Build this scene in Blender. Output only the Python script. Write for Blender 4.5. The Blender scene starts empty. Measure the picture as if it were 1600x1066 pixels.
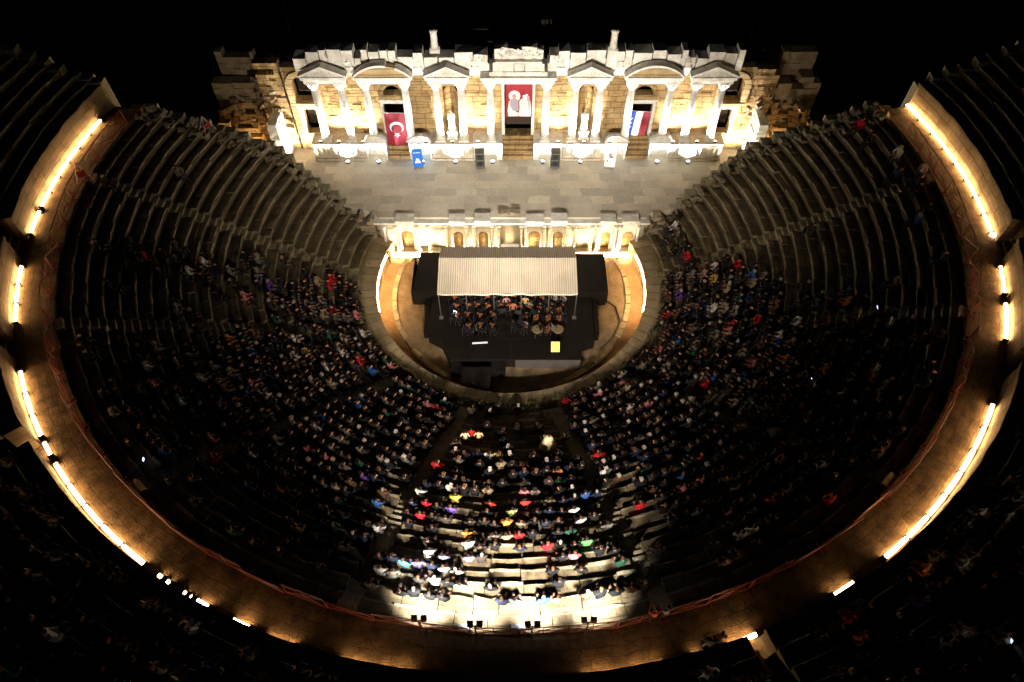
import bpy, bmesh, math, random
from mathutils import Vector, Matrix
random.seed(7)
R_ = math.radians
S = bpy.context.scene
COL = S.collection

# ------------------------------------------------------------------ camera, sky, exposure
cam_d = bpy.data.cameras.new("camera")
cam_d.sensor_width = 36.0
cam_d.lens = 24.0
cam_d.clip_start = 0.5
cam_d.clip_end = 3000
cam = bpy.data.objects.new("camera", cam_d)
COL.objects.link(cam)
cam.location = (0.06, -35.0, 41.2)
cam.rotation_euler = (R_(90 - 53.81), 0, 0)
S.camera = cam
CAMP = Vector(cam.location)

world = bpy.data.worlds.new("World")
S.world = world
world.use_nodes = True
wn = world.node_tree
sky = wn.nodes.new("ShaderNodeTexSky")
sky.sky_type = 'NISHITA'
sky.sun_disc = False
sky.sun_elevation = R_(-4)
sky.sun_rotation = R_(150)
wn.links.new(sky.outputs[0], wn.nodes["Background"].inputs[0])
wn.nodes["Background"].inputs[1].default_value = 0.15

S.view_settings.view_transform = 'Standard'
S.view_settings.look = 'None'
S.view_settings.gamma = 1
S.view_settings.exposure = 0
S.cycles.use_denoising = True
S.cycles.use_light_tree = True
S.cycles.max_bounces = 6
S.cycles.diffuse_bounces = 3
S.cycles.sample_clamp_indirect = 6
S.cycles.caustics_reflective = False
S.cycles.caustics_refractive = False

# light levels
P_FLOOD = 6200
P_FLOOD2 = 5200
P_FACADE_FILL = 20000
P_UP = 3300
P_UP2 = 2100
LED_STR = 50
LED_ORCH = 75

# ------------------------------------------------------------------ helpers
class MB:
    def __init__(s):
        s.v = []; s.f = []; s.m = []
    def quad(s, pts, mi=0):
        b = len(s.v); s.v += [tuple(p) for p in pts]; s.f.append(tuple(range(b, b + len(pts)))); s.m.append(mi)
    def box(s, x0, x1, y0, y1, z0, z1, mi=0, j=0.0, M=None):
        b = len(s.v)
        pts = [Vector((x, y, z)) for x in (x0, x1) for y in (y0, y1) for z in (z0, z1)]
        for p in pts:
            if j: p += Vector((random.uniform(-j, j), random.uniform(-j, j), random.uniform(-j, j)))
            s.v.append(tuple(M @ p if M else p))
        for f in ((0,1,3,2),(4,6,7,5),(0,4,5,1),(2,3,7,6),(0,2,6,4),(1,5,7,3)):
            s.f.append(tuple(b + i for i in f)); s.m.append(mi)
    def prism(s, poly, y0, y1, mi=0, M=None):
        """poly = list of (x,z), extruded along y"""
        n = len(poly); b = len(s.v)
        for y in (y0, y1):
            for x, z in poly:
                p = Vector((x, y, z)); s.v.append(tuple(M @ p if M else p))
        s.f.append(tuple(b + i for i in range(n))); s.m.append(mi)
        s.f.append(tuple(b + n + i for i in reversed(range(n)))); s.m.append(mi)
        for i in range(n):
            k = (i + 1) % n
            s.f.append((b + i, b + n + i, b + n + k, b + k)); s.m.append(mi)
    def slab(s, poly, z0, z1, mi=0):
        """poly = list of (x,y), extruded along z"""
        n = len(poly); b = len(s.v)
        for z in (z0, z1):
            for x, y in poly: s.v.append((x, y, z))
        s.f.append(tuple(b + n + i for i in range(n))); s.m.append(mi)
        s.f.append(tuple(b + i for i in reversed(range(n)))); s.m.append(mi)
        for i in range(n):
            k = (i + 1) % n
            s.f.append((b + i, b + k, b + n + k, b + n + i)); s.m.append(mi)
    def lathe(s, prof, n=12, c=(0, 0, 0), mi=0, a0=0, a1=360, M=None):
        b = len(s.v); closed = abs(a1 - a0) >= 360
        k = n if closed else n + 1
        for r, z in prof:
            for i in range(k):
                a = R_(a0 + (a1 - a0) * i / n)
                p = Vector((c[0] + r * math.cos(a), c[1] + r * math.sin(a), c[2] + z))
                s.v.append(tuple(M @ p if M else p))
        for j in range(len(prof) - 1):
            for i in range(n):
                i2 = (i + 1) % k
                s.f.append((b + j*k + i, b + j*k + i2, b + (j+1)*k + i2, b + (j+1)*k + i)); s.m.append(mi)
        if closed:
            s.f.append(tuple(b + i for i in reversed(range(k)))); s.m.append(mi)
            s.f.append(tuple(b + (len(prof)-1)*k + i for i in range(k))); s.m.append(mi)
    def tube(s, p, q, r, n=6, mi=0, r2=None):
        p = Vector(p); q = Vector(q); d = (q - p)
        if d.length < 1e-6: return
        L = d.length; d.normalize()
        M = Matrix.Translation(p) @ d.to_track_quat('Z', 'Y').to_matrix().to_4x4()
        s.lathe([(r, 0), (r if r2 is None else r2, L)], n, mi=mi, M=M)
    def build(s, name, mats, parent=None, smooth=False):
        me = bpy.data.meshes.new(name)
        me.from_pydata(s.v, [], s.f)
        if not isinstance(mats, (list, tuple)): mats = [mats]
        for m in mats: me.materials.append(m)
        me.polygons.foreach_set("material_index", s.m)
        if smooth: me.polygons.foreach_set("use_smooth", [True] * len(s.f))
        me.update()
        o = bpy.data.objects.new(name, me)
        COL.objects.link(o)
        if parent: o.parent = parent
        return o

def tag(o, label=None, cat=None, group=None, kind=None):
    if label: o["label"] = label
    if cat: o["category"] = cat
    if group: o["group"] = group
    if kind: o["kind"] = kind
    return o
def empty(name, loc, label, cat, group=None, rz=0):
    o = bpy.data.objects.new(name, None); COL.objects.link(o)
    o.empty_display_size = 0.3
    o.location = loc; o.rotation_euler = (0, 0, rz)
    return tag(o, label, cat, group)
def copy_tree(o, parent=None):
    c = o.copy(); COL.objects.link(c)
    if parent: c.parent = parent
    for ch in [x for x in S.objects if x.parent == o]:
        copy_tree(ch, c)
    return c
def kids(o): return list(o.children)
def copy_thing(o, children):
    """children: list of (child, [grandchildren])"""
    c = o.copy(); COL.objects.link(c)
    for ch, gs in children:
        d = ch.copy(); COL.objects.link(d); d.parent = c
        for g in gs:
            e = g.copy(); COL.objects.link(e); e.parent = d
    return c
def arch_poly(x0, x1, z0, zs, zt, n=10):
    """outline pieces of a wall x0..x1, z0..zt with an arched hole inset; returns hole points from left foot over the arch to right foot"""
    cx = (x0 + x1) / 2; r = (x1 - x0) / 2
    return [(x0, z0)] + [(cx - r * math.cos(math.pi * i / n), zs + r * math.sin(math.pi * i / n)) for i in range(n + 1)] + [(x1, z0)]
def arch_block(mb, x0, x1, z0, z1, hx0, hx1, zs, yf, yb, depth, mi=0, mi2=0, M=None, n=10):
    """a block x0..x1, z0..z1, front at yf, back at yb, with an arched recess hx0..hx1 springing at zs, depth deep"""
    def P(x, y, z):
        p = Vector((x, y, z)); return tuple(M @ p) if M else (x, y, z)
    h = arch_poly(hx0, hx1, z0, zs, z1, n)
    mb.quad([P(x0, yf, z0), P(hx0, yf, z0), P(hx0, yf, z1), P(x0, yf, z1)], mi)
    mb.quad([P(hx1, yf, z0), P(x1, yf, z0), P(x1, yf, z1), P(hx1, yf, z1)], mi)
    arc = h[1:-1]
    for a, b in zip(arc[:-1], arc[1:]):
        mb.quad([P(a[0], yf, a[1]), P(b[0], yf, b[1]), P(b[0], yf, z1), P(a[0], yf, z1)], mi)
    for a, b in zip(h[:-1], h[1:]):
        mb.quad([P(a[0], yf, a[1]), P(a[0], yf + depth, a[1]), P(b[0], yf + depth, b[1]), P(b[0], yf, b[1])], mi2)
    mb.quad([P(x, yf + depth, z) for x, z in reversed(h)], mi2)
    mb.quad([P(x0, yf, z1), P(x1, yf, z1), P(x1, yb, z1), P(x0, yb, z1)], mi)
    mb.quad([P(x0, yf, z0), P(x0, yf, z1), P(x0, yb, z1), P(x0, yb, z0)], mi)
    mb.quad([P(x1, yf, z0), P(x1, yb, z0), P(x1, yb, z1), P(x1, yf, z1)], mi)
    mb.quad([P(x0, yb, z0), P(x0, yb, z1), P(x1, yb, z1), P(x1, yb, z0)], mi)

# ------------------------------------------------------------------ materials
def mat(name):
    m = bpy.data.materials.new(name); m.use_nodes = True
    return m, m.node_tree.nodes, m.node_tree.links, m.node_tree.nodes["Principled BSDF"]
def plain(name, col, rough=0.6, metal=0, noise=0.15, scale=6):
    m, n, l, b = mat(name)
    b.inputs["Roughness"].default_value = rough; b.inputs["Metallic"].default_value = metal
    t = n.new("ShaderNodeTexNoise"); t.inputs["Scale"].default_value = scale; t.inputs["Detail"].default_value = 4
    tc = n.new("ShaderNodeTexCoord"); l.new(tc.outputs["Object"], t.inputs["Vector"])
    r = n.new("ShaderNodeMapRange"); r.inputs[3].default_value = 1 - noise; r.inputs[4].default_value = 1 + noise
    l.new(t.outputs[0], r.inputs[0])
    v = n.new("ShaderNodeVectorMath"); v.operation = 'SCALE'; v.inputs[0].default_value = col[:3]
    l.new(r.outputs[0], v.inputs["Scale"]); l.new(v.outputs[0], b.inputs["Base Color"])
    return m
def stone(name, c1, c2, scale=0.8, blocks=None, axes='XZ', rough=0.9, bump=0.5, mortar=0.35, dark=(0.03, 0.025, 0.018), darkamt=0.5, polar=False, wob=1.0):
    """weathered stone: two tones, fine grain, dark lichen patches, optional block joints"""
    m, n, l, b = mat(name)
    b.inputs["Roughness"].default_value = rough
    b.inputs["Specular IOR Level"].default_value = 0.25
    geo = n.new("ShaderNodeNewGeometry")
    pos = geo.outputs["Position"]
    n1 = n.new("ShaderNodeTexNoise"); n1.inputs["Scale"].default_value = scale; n1.inputs["Detail"].default_value = 6; n1.inputs["Roughness"].default_value = 0.65
    l.new(pos, n1.inputs["Vector"])
    cr = n.new("ShaderNodeValToRGB")
    cr.color_ramp.elements[0].position = 0.33; cr.color_ramp.elements[0].color = (*c1, 1)
    cr.color_ramp.elements[1].position = 0.67; cr.color_ramp.elements[1].color = (*c2, 1)
    l.new(n1.outputs[0], cr.inputs[0])
    n2 = n.new("ShaderNodeTexNoise"); n2.inputs["Scale"].default_value = 7; n2.inputs["Detail"].default_value = 8; n2.inputs["Roughness"].default_value = 0.7
    l.new(pos, n2.inputs["Vector"])
    r2 = n.new("ShaderNodeMapRange"); r2.inputs[1].default_value = 0.52; r2.inputs[2].default_value = 0.75; r2.inputs[4].default_value = darkamt
    l.new(n2.outputs[0], r2.inputs[0])
    mx = n.new("ShaderNodeMix"); mx.data_type = 'RGBA'
    l.new(r2.outputs[0], mx.inputs[0]); l.new(cr.outputs[0], mx.inputs[6]); mx.inputs[7].default_value = (*dark, 1)
    out = mx.outputs[2]
    hgt = n2.outputs[0]
    if blocks:
        bw, bh, ms = blocks
        sp = n.new("ShaderNodeSeparateXYZ"); l.new(pos, sp.inputs[0])
        cb = n.new("ShaderNodeCombineXYZ")
        if polar:
            # angle * mean radius, radius
            at = n.new("ShaderNodeMath"); at.operation = 'ARCTAN2'; l.new(sp.outputs[0], at.inputs[0])
            ng = n.new("ShaderNodeMath"); ng.operation = 'MULTIPLY'; ng.inputs[1].default_value = -1; l.new(sp.outputs[1], ng.inputs[0]); l.new(ng.outputs[0], at.inputs[1])
            am = n.new("ShaderNodeMath"); am.operation = 'MULTIPLY'; am.inputs[1].default_value = polar; l.new(at.outputs[0], am.inputs[0])
            ln = n.new("ShaderNodeVectorMath"); ln.operation = 'LENGTH'
            c0 = n.new("ShaderNodeCombineXYZ"); l.new(sp.outputs[0], c0.inputs[0]); l.new(sp.outputs[1], c0.inputs[1]); l.new(c0.outputs[0], ln.inputs[0])
            l.new(am.outputs[0], cb.inputs[0])
            if axes == 'PZ': l.new(sp.outputs[2], cb.inputs[1])
            else: l.new(ln.outputs["Value"], cb.inputs[1])
        else:
            ix = {'X': 0, 'Y': 1, 'Z': 2}
            l.new(sp.outputs[ix[axes[0]]], cb.inputs[0]); l.new(sp.outputs[ix[axes[1]]], cb.inputs[1])
        # wobble the joints a little
        nw = n.new("ShaderNodeTexNoise"); nw.inputs["Scale"].default_value = 1.3; l.new(pos, nw.inputs["Vector"])
        wv = n.new("ShaderNodeVectorMath"); wv.operation = 'MULTIPLY_ADD'; wv.inputs[1].default_value = (0.25 * wob, 0.12 * wob, 0); l.new(nw.outputs["Color"], wv.inputs[0]); l.new(cb.outputs[0], wv.inputs[2])
        bt = n.new("ShaderNodeTexBrick"); bt.inputs["Scale"].default_value = 1
        bt.inputs["Brick Width"].default_value = bw; bt.inputs["Row Height"].default_value = bh; bt.inputs["Mortar Size"].default_value = ms
        bt.inputs["Mortar Smooth"].default_value = 0.4
        bt.inputs["Color1"].default_value = (0.72, 0.70, 0.66, 1); bt.inputs["Color2"].default_value = (1.12, 1.08, 1.0, 1); bt.inputs["Mortar"].default_value = (mortar, mortar, mortar, 1)
        bt.offset = 0.5; bt.squash = 0.8; bt.squash_frequency = 3
        l.new(wv.outputs[0], bt.inputs["Vector"])
        ml = n.new("ShaderNodeVectorMath"); ml.operation = 'MULTIPLY'
        l.new(out, ml.inputs[0]); l.new(bt.outputs["Color"], ml.inputs[1]); out = ml.outputs[0]
        ad = n.new("ShaderNodeMath"); ad.operation = 'MULTIPLY_ADD'; ad.inputs[1].default_value = -1.5
        l.new(bt.outputs["Fac"], ad.inputs[0]); l.new(n2.outputs[0], ad.inputs[2]); hgt = ad.outputs[0]
    l.new(out, b.inputs["Base Color"])
    bp = n.new("ShaderNodeBump"); bp.inputs["Strength"].default_value = bump; bp.inputs["Distance"].default_value = 0.06
    l.new(hgt, bp.inputs["Height"]); l.new(bp.outputs[0], b.inputs["Normal"])
    return m
def emis(name, col, st):
    m, n, l, b = mat(name)
    b.inputs["Base Color"].default_value = (*[min(1, c) for c in col], 1)
    b.inputs["Emission Color"].default_value = (*col, 1); b.inputs["Emission Strength"].default_value = st
    # faint unevenness along the lamp
    t = n.new("ShaderNodeTexNoise"); t.inputs["Scale"].default_value = 0.9
    g = n.new("ShaderNodeNewGeometry"); l.new(g.outputs["Position"], t.inputs["Vector"])
    r = n.new("ShaderNodeMapRange"); r.inputs[3].default_value = st * 0.6; r.inputs[4].default_value = st * 1.4
    l.new(t.outputs[0], r.inputs[0]); l.new(r.outputs[0], b.inputs["Emission Strength"])
    return m

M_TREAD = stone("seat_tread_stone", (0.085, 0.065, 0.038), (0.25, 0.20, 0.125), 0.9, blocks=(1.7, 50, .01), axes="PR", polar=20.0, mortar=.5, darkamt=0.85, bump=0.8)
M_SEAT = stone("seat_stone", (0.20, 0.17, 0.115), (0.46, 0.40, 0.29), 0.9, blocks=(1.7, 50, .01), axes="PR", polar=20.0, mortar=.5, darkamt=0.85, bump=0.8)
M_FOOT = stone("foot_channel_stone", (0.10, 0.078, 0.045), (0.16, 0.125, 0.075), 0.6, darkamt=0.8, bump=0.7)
M_SEATU = stone("upper_seat_stone", (0.15, 0.14, 0.10), (0.25, 0.23, 0.165), 0.5, darkamt=0.8, bump=0.6)
M_WALK = stone("walkway_paving", (0.065, 0.042, 0.023), (0.19, 0.125, 0.066), 1.6, blocks=(0.8, 0.42, 0.02), axes='PR', polar=29.0, mortar=0.72, darkamt=0.9, bump=1.0, wob=3.0)
M_PODW = stone("podium_wall_stone", (0.15, 0.115, 0.075), (0.30, 0.24, 0.16), 0.6, blocks=(1.5, 0.62, 0.03), axes='PZ', polar=30.0, mortar=0.35, darkamt=0.5)
M_STAGE = stone("stage_paving", (0.47, 0.42, 0.35), (0.63, 0.58, 0.49), 0.35, blocks=(1.7, 0.9, 0.015), axes='XY', mortar=0.88, darkamt=0.5, bump=0.25, wob=2.5)
M_WALL = stone("warm_ashlar", (0.27, 0.17, 0.07), (0.46, 0.32, 0.155), 0.7, blocks=(1.15, 0.52, 0.035), axes='XZ', mortar=0.5, darkamt=0.9, bump=0.9, wob=1.8)
M_WALLS = stone("side_ashlar", (0.38, 0.27, 0.14), (0.56, 0.42, 0.24), 0.7, blocks=(1.1, 0.5, 0.035), axes='YZ', mortar=0.3, darkamt=0.65, bump=0.8)
M_MARB = stone("weathered_marble", (0.56, 0.51, 0.42), (0.84, 0.81, 0.74), 1.4, darkamt=0.6, dark=(0.16, 0.12, 0.07), bump=0.9)
M_PODF = stone("podium_relief_marble", (0.40, 0.33, 0.23), (0.66, 0.58, 0.45), 1.6, darkamt=0.7, dark=(0.12, 0.09, 0.05), bump=1.0)
M_RUBB = stone("rubble_stone", (0.20, 0.155, 0.10), (0.38, 0.30, 0.20), 1.2, darkamt=0.8, bump=0.9)
M_ORCH = stone("orchestra_earth", (0.18, 0.125, 0.07), (0.36, 0.26, 0.15), 1.1, darkamt=0.6, bump=0.6)
M_ORCHC = stone("orchestra_gutter", (0.20, 0.125, 0.06), (0.32, 0.21, 0.11), 0.9, darkamt=0.5, bump=0.6)
M_CURB = stone("curb_stone", (0.40, 0.32, 0.20), (0.60, 0.49, 0.33), 0.8, blocks=(1.0, 3.0, 0.03), axes='PR', polar=11.0, darkamt=0.5)
M_EARTH = stone("hill_earth", (0.05, 0.045, 0.03), (0.10, 0.085, 0.05), 0.15, darkamt=0.6)
M_BLACK = plain("black_stage_cloth", (0.013, 0.0105, 0.009), 0.8, noise=0.6, scale=1.6)
M_BLACK.node_tree.nodes['Principled BSDF'].inputs['Specular IOR Level'].default_value = .2
M_BLACK2 = plain("black_paint", (0.012, 0.012, 0.013), 0.5)
M_METAL = plain("grey_metal", (0.45, 0.45, 0.46), 0.35, 0.8)
M_WHITE = plain("white_plastic", (0.8, 0.8, 0.8), 0.5)
M_RED = plain("orange_barrier_paint", (0.22, 0.035, 0.016), 0.5)
M_DARK = plain("painted_interior_shade", (0.045, 0.028, 0.018), 0.95)  # shade inside the building's openings, painted as a near-black colour
M_WOOD = plain("varnished_wood", (0.42, 0.15, 0.04), 0.3)
M_BRASS = plain("brass", (0.8, 0.55, 0.2), 0.25, 1)
M_LEDW = emis("warm_led", (1.0, 0.60, 0.26), LED_STR)
M_LEDO = emis("warm_led_orchestra", (1.0, 0.68, 0.34), LED_ORCH)
M_LENSC = emis("cool_lamp_lens", (0.92, 0.97, 1.0), 30)
M_LENSW = emis("warm_lamp_lens", (1.0, 0.78, 0.45), 30)
M_LENSB = emis("blue_lamp_lens", (0.2, 0.5, 1.0), 30)
M_SHEET = emis("lit_sheet", (0.95, 0.85, 0.13), 0.9)
M_BAR = emis("white_bar_glow", (0.9, 0.92, 1.0), 0.5)  # lit look of the keyboard case, put in as emission
M_PHONE = emis("phone_screen", (0.6, 0.75, 1.0), 3.0)
M_STAND = emis("stand_lamp_glow", (1.0, 0.72, 0.4), 6)

# striped canopy cloth
def canopy_mat():
    m, n, l, b = mat("striped_canopy_cloth")
    b.inputs["Roughness"].default_value = 0.55
    g = n.new("ShaderNodeNewGeometry"); sp = n.new("ShaderNodeSeparateXYZ"); l.new(g.outputs["Position"], sp.inputs[0])
    mu = n.new("ShaderNodeMath"); mu.operation = 'MULTIPLY'; mu.inputs[1].default_value = 2 * math.pi / 0.16; l.new(sp.outputs[0], mu.inputs[0])
    sn = n.new("ShaderNodeMath"); sn.operation = 'SINE'; l.new(mu.outputs[0], sn.inputs[0])
    r = n.new("ShaderNodeMapRange"); r.inputs[1].default_value = -1; r.inputs[3].default_value = 0.0; l.new(sn.outputs[0], r.inputs[0])
    nz = n.new("ShaderNodeTexNoise"); nz.inputs["Scale"].default_value = 0.8; nz.inputs["Detail"].default_value = 5; l.new(g.outputs["Position"], nz.inputs["Vector"])
    mx = n.new("ShaderNodeMix"); mx.data_type = 'RGBA'
    mx.inputs[6].default_value = (0.50, 0.40, 0.29, 1); mx.inputs[7].default_value = (0.80, 0.68, 0.52, 1)
    l.new(r.outputs[0], mx.inputs[0])
    v = n.new("ShaderNodeVectorMath"); v.operation = 'SCALE'; l.new(mx.outputs[2], v.inputs[0])
    r3 = n.new("ShaderNodeMapRange"); r3.inputs[3].default_value = 0.75; r3.inputs[4].default_value = 1.2; l.new(nz.outputs[0], r3.inputs[0]); l.new(r3.outputs[0], v.inputs["Scale"])
    l.new(v.outputs[0], b.inputs["Base Color"])
    return m
M_CANOPY = canopy_mat()

# clothes: colour carried by each object
m, n, l, b = mat("clothes")
oi = n.new("ShaderNodeObjectInfo"); b.inputs["Roughness"].default_value = 0.9
tn = n.new("ShaderNodeTexNoise"); tn.inputs["Scale"].default_value = 14
tcn = n.new("ShaderNodeTexCoord"); l.new(tcn.outputs["Object"], tn.inputs["Vector"])
rr = n.new("ShaderNodeMapRange"); rr.inputs[3].default_value = 0.7; rr.inputs[4].default_value = 1.25; l.new(tn.outputs[0], rr.inputs[0])
vv = n.new("ShaderNodeVectorMath"); vv.operation = 'SCALE'; l.new(oi.outputs["Color"], vv.inputs[0]); l.new(rr.outputs[0], vv.inputs["Scale"])
l.new(vv.outputs[0], b.inputs["Base Color"])
M_CLOTH = m
M_SKIN = plain("skin", (0.36, 0.19, 0.115), 0.55, noise=0.1)
M_TROUS = plain("dark_trousers", (0.03, 0.03, 0.04), 0.9)
M_HAIRS = [plain("dark_hair", (0.015, 0.01, 0.008), 0.8), plain("brown_hair", (0.07, 0.035, 0.018), 0.8), plain("grey_hair", (0.22, 0.2, 0.18), 0.8)]
for m_ in M_HAIRS + [M_CLOTH, M_TROUS, M_SKIN]: m_.node_tree.nodes['Principled BSDF'].inputs['Specular IOR Level'].default_value = .12
M_SHOE = plain("shoes", (0.05, 0.045, 0.04), 0.6)
m, n, l, b = mat("crowd_clothes")
at = n.new("ShaderNodeAttribute"); at.attribute_name = "tint"; l.new(at.outputs["Color"], b.inputs["Base Color"]); b.inputs["Roughness"].default_value = 0.9
M_CROWD = m; b.inputs['Specular IOR Level'].default_value = .12

# ------------------------------------------------------------------ layout numbers
Z_D = 11.1         # walkway height
R_IN, R_W = 28.0, 30.1   # walkway inner edge, podium wall
Z_ST = 3.6         # stage height
NR = 22
R0, Z0 = 11.8, 1.5
DR, DZ = (R_IN - R0) / NR, (Z_D - Z0) / NR
STAIRS = [-14.6, 13.6, -39.5, 40.5, -65, 67, -91, 91]
STAIRS_S = sorted(STAIRS)
XC = 0.55
def pol(r, a, z): return (r * math.sin(R_(a)), -r * math.cos(R_(a)), z)
def end_line(ax):
    """y at which the seating ends towards the stage, for |x|"""
    if ax < 10.6: return 4.6
    if ax < 18.8: return 4.6 + (ax - 10.6) * 0.48
    return min(8.5, 8.5 - (ax - 18.8) * 0.1)
def row_end(r):
    a = 60.0
    while a < 128:
        x, y, _ = pol(r, a, 0)
        if y >= end_line(abs(x)): return a
        a += 0.25
    return a

# ------------------------------------------------------------------ setting: ground, walkway, orchestra floor, stage floor
g = MB()
N = 90
def hill(x, y):
    r = math.hypot(x, y)
    top = 24.0
    if r < 11: base = -0.6
    elif r < 52: base = Z0 + (r - 12.5) * 0.575 - 2.2
    else: base = Z0 + 39.5 * 0.575 - 2.2 - (r - 52) * 0.05
    low = 1.4
    t = min(1, max(0, (y - 4) / 9.0))
    z = base * (1 - t) + min(low, base if r > 11 else low) * t if y > 4 else base
    if abs(x) < 23 and 4.3 < y < 40: z = min(z, 2.8)
    return max(-0.6, z) + (math.sin(x * 0.21) + math.cos(y * 0.17)) * 0.15
xs = [-700, -400, -250, -150, -100] + [i * 2.0 for i in range(-40, 41)] + [100, 150, 250, 400, 700]
vs = {}
for i, x in enumerate(xs):
    for j, y in enumerate(xs):
        vs[i, j] = len(g.v)
        zz = hill(x, y) if max(abs(x), abs(y)) <= 100 else hill(100 * x / max(abs(x), abs(y)), 100 * y / max(abs(x), abs(y)))
        g.v.append((x, y, zz))
for i in range(len(xs) - 1):
    for j in range(len(xs) - 1):
        g.f.append((vs[i, j], vs[i+1, j], vs[i+1, j+1], vs[i, j+1])); g.m.append(0)
tag(g.build("ground", M_EARTH, smooth=True), kind="structure")

def ring(mb, r0, r1, z, a0, a1, n, mi=0, wob=0.0):
    b = len(mb.v)
    for i in range(n + 1):
        a = a0 + (a1 - a0) * i / n
        w = random.uniform(-wob, wob)
        mb.v.append(pol(r0 + w, a, z)); mb.v.append(pol(r1, a, z))
    for i in range(n):
        mb.f.append((b + 2*i, b + 2*i + 1, b + 2*i + 3, b + 2*i + 2)); mb.m.append(mi)
def cyl(mb, r, z0, z1, a0, a1, n, mi=0):
    b = len(mb.v)
    for i in range(n + 1):
        a = a0 + (a1 - a0) * i / n
        mb.v.append(pol(r, a, z0)); mb.v.append(pol(r, a, z1))
    for i in range(n):
        mb.f.append((b + 2*i, b + 2*i + 2, b + 2*i + 3, b + 2*i + 1)); mb.m.append(mi)

w = MB()
A_END = 106.0
ring(w, R_IN - 0.02, R_W + 0.7, Z_D, -A_END, A_END, 160)
cyl(w, R_IN - 0.02, Z_D - 0.5, Z_D, -A_END, A_END, 160)
tag(w.build("walkway", M_WALK), kind="structure")

# orchestra floor: round horseshoe closed by the stage wall
o = MB()
poly = [(pol(9.25, a, 0)[0], pol(9.25, a, 0)[1]) for a in range(-110, 111, 4)]
poly = [(x, min(y, 4.4)) for x, y in poly]
o.v += [(x, y, 0.0) for x, y in poly]; o.f.append(tuple(range(len(poly)))); o.m.append(0)
tag(o.build("orchestra_floor", M_ORCH), kind="structure")
o = MB(); ring(o, 9.0, 10.5, -0.28, -122, 122, 90); cyl(o, 9.25, -0.28, 0.0, -118, 118, 90)
tag(o.build("orchestra_gutter", M_ORCHC), kind="structure")
# low curb of separate stones round the floor
cb = MB()
a = -112.0
while a < 112:
    da = random.uniform(4.5, 7.5)
    if random.random() < 0.9:
        z1 = 0.07 + random.uniform(-0.02, 0.03); r0 = 9.0 + random.uniform(-0.04, 0.04); r1 = 9.36
        pts = [pol(r0, a + .15, 0), pol(r1, a + .15, 0), pol(r1, a + da - .15, 0), pol(r0, a + da - .15, 0)]
        cb.slab([(p[0], p[1]) for p in pts][::-1], -0.1, z1)
    a += da
tag(cb.build("orchestra_curb", M_CURB), "ring of low pale stones edging the orchestra floor", "curb")

st = MB()
poly = [(-19.9, 9.9), (-18.9, 8.6), (-15.5, 6.95), (-10.7, 4.95), (-10.5, 4.55), (10.6, 4.55), (10.8, 4.95), (15.8, 6.6), (19.0, 8.6), (20.6, 9.9), (20.6, 14), (-19.9, 14)]
st.slab(poly, 0.2, Z_ST)
tag(st.build("stage_floor", M_STAGE), kind="structure")

# ------------------------------------------------------------------ lower seating
WEDGE_LAB = ["beside the stage at the far left", "far left, below the lit walkway", "on the left facing the canopy", "at the lower left", "in the centre below the floodlights", "at the lower right", "on the right facing the canopy", "far right, below the lit walkway", "beside the stage at the far right"]
low_w = [empty("seating_wedge", (0, 0, 0), "wedge of curved stone seat rows %s" % t, "seating", "wedges of the lower seating") for t in WEDGE_LAB]
def stair_free(a, r, half=0.42):
    for s in STAIRS:
        if abs(a - s) * math.pi / 180 * r < half: return False
    return True
def seat_block(mb, r, z, a0, a1, segs=3, gap=0.02, rough=0.035, dz=DZ, dr=DR):
    jz = random.uniform(-0.045, 0.03); jr = random.uniform(-0.07, 0.06)
    if random.random() < .05: jz -= random.uniform(.05, .15); jr += random.uniform(-.1, .1)
    ga = math.degrees(gap / r)
    chipped = random.random() < 0.35
    rings = []
    for i in range(segs + 1):
        a = (a0 + ga) + (a1 - a0 - 2 * ga) * i / segs
        q = random.uniform(-rough, rough); e = random.uniform(0, 0.12) if chipped else 0
        rr = r + jr + q
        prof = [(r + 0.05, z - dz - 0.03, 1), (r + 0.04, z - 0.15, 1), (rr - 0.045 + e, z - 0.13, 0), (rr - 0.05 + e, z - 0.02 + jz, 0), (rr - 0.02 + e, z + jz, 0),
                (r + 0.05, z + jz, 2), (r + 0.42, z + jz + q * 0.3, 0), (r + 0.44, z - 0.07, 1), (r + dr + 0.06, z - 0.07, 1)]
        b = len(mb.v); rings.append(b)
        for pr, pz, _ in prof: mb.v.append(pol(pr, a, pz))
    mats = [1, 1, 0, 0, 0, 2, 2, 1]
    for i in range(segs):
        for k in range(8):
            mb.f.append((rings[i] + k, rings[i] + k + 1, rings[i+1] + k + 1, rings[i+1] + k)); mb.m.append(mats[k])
    for bb in (rings[0], rings[-1]):
        mb.f.append(tuple(bb + k for k in range(9))); mb.m.append(0)
for k in range(NR):
    r = R0 + k * DR; z = Z0 + (k + 1) * DZ - 0.0
    if k == NR - 1: z = Z_D - 0.27
    ae = row_end(r)
    segs = []
    hw = math.degrees(0.42 / r)
    cur = -ae
    for s in STAIRS_S:
        if s - hw > cur and s + hw < ae:
            segs.append((cur, s - hw)); cur = s + hw
    segs.append((cur, ae))
    for (s0, s1) in segs:
        a = s0; mb = MB()
        wi = sum(1 for s_ in STAIRS_S if s_ < (s0 + s1) / 2)
        while a < s1 - 0.05:
            da = math.degrees(random.uniform(0.9, 1.9) / r)
            a2 = min(s1, a + da)
            if s1 - a2 < math.degrees(0.4 / r): a2 = s1
            seat_block(mb, r, z, a, a2)
            a = a2
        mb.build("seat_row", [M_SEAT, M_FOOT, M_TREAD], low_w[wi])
STL = ["beside the leftmost wedge", "down the far left side", "down the left, level with the canopy front", "at the left edge of the centre wedge", "at the right edge of the centre wedge", "down the right, level with the canopy front", "down the far right side", "beside the rightmost wedge"]
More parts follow.
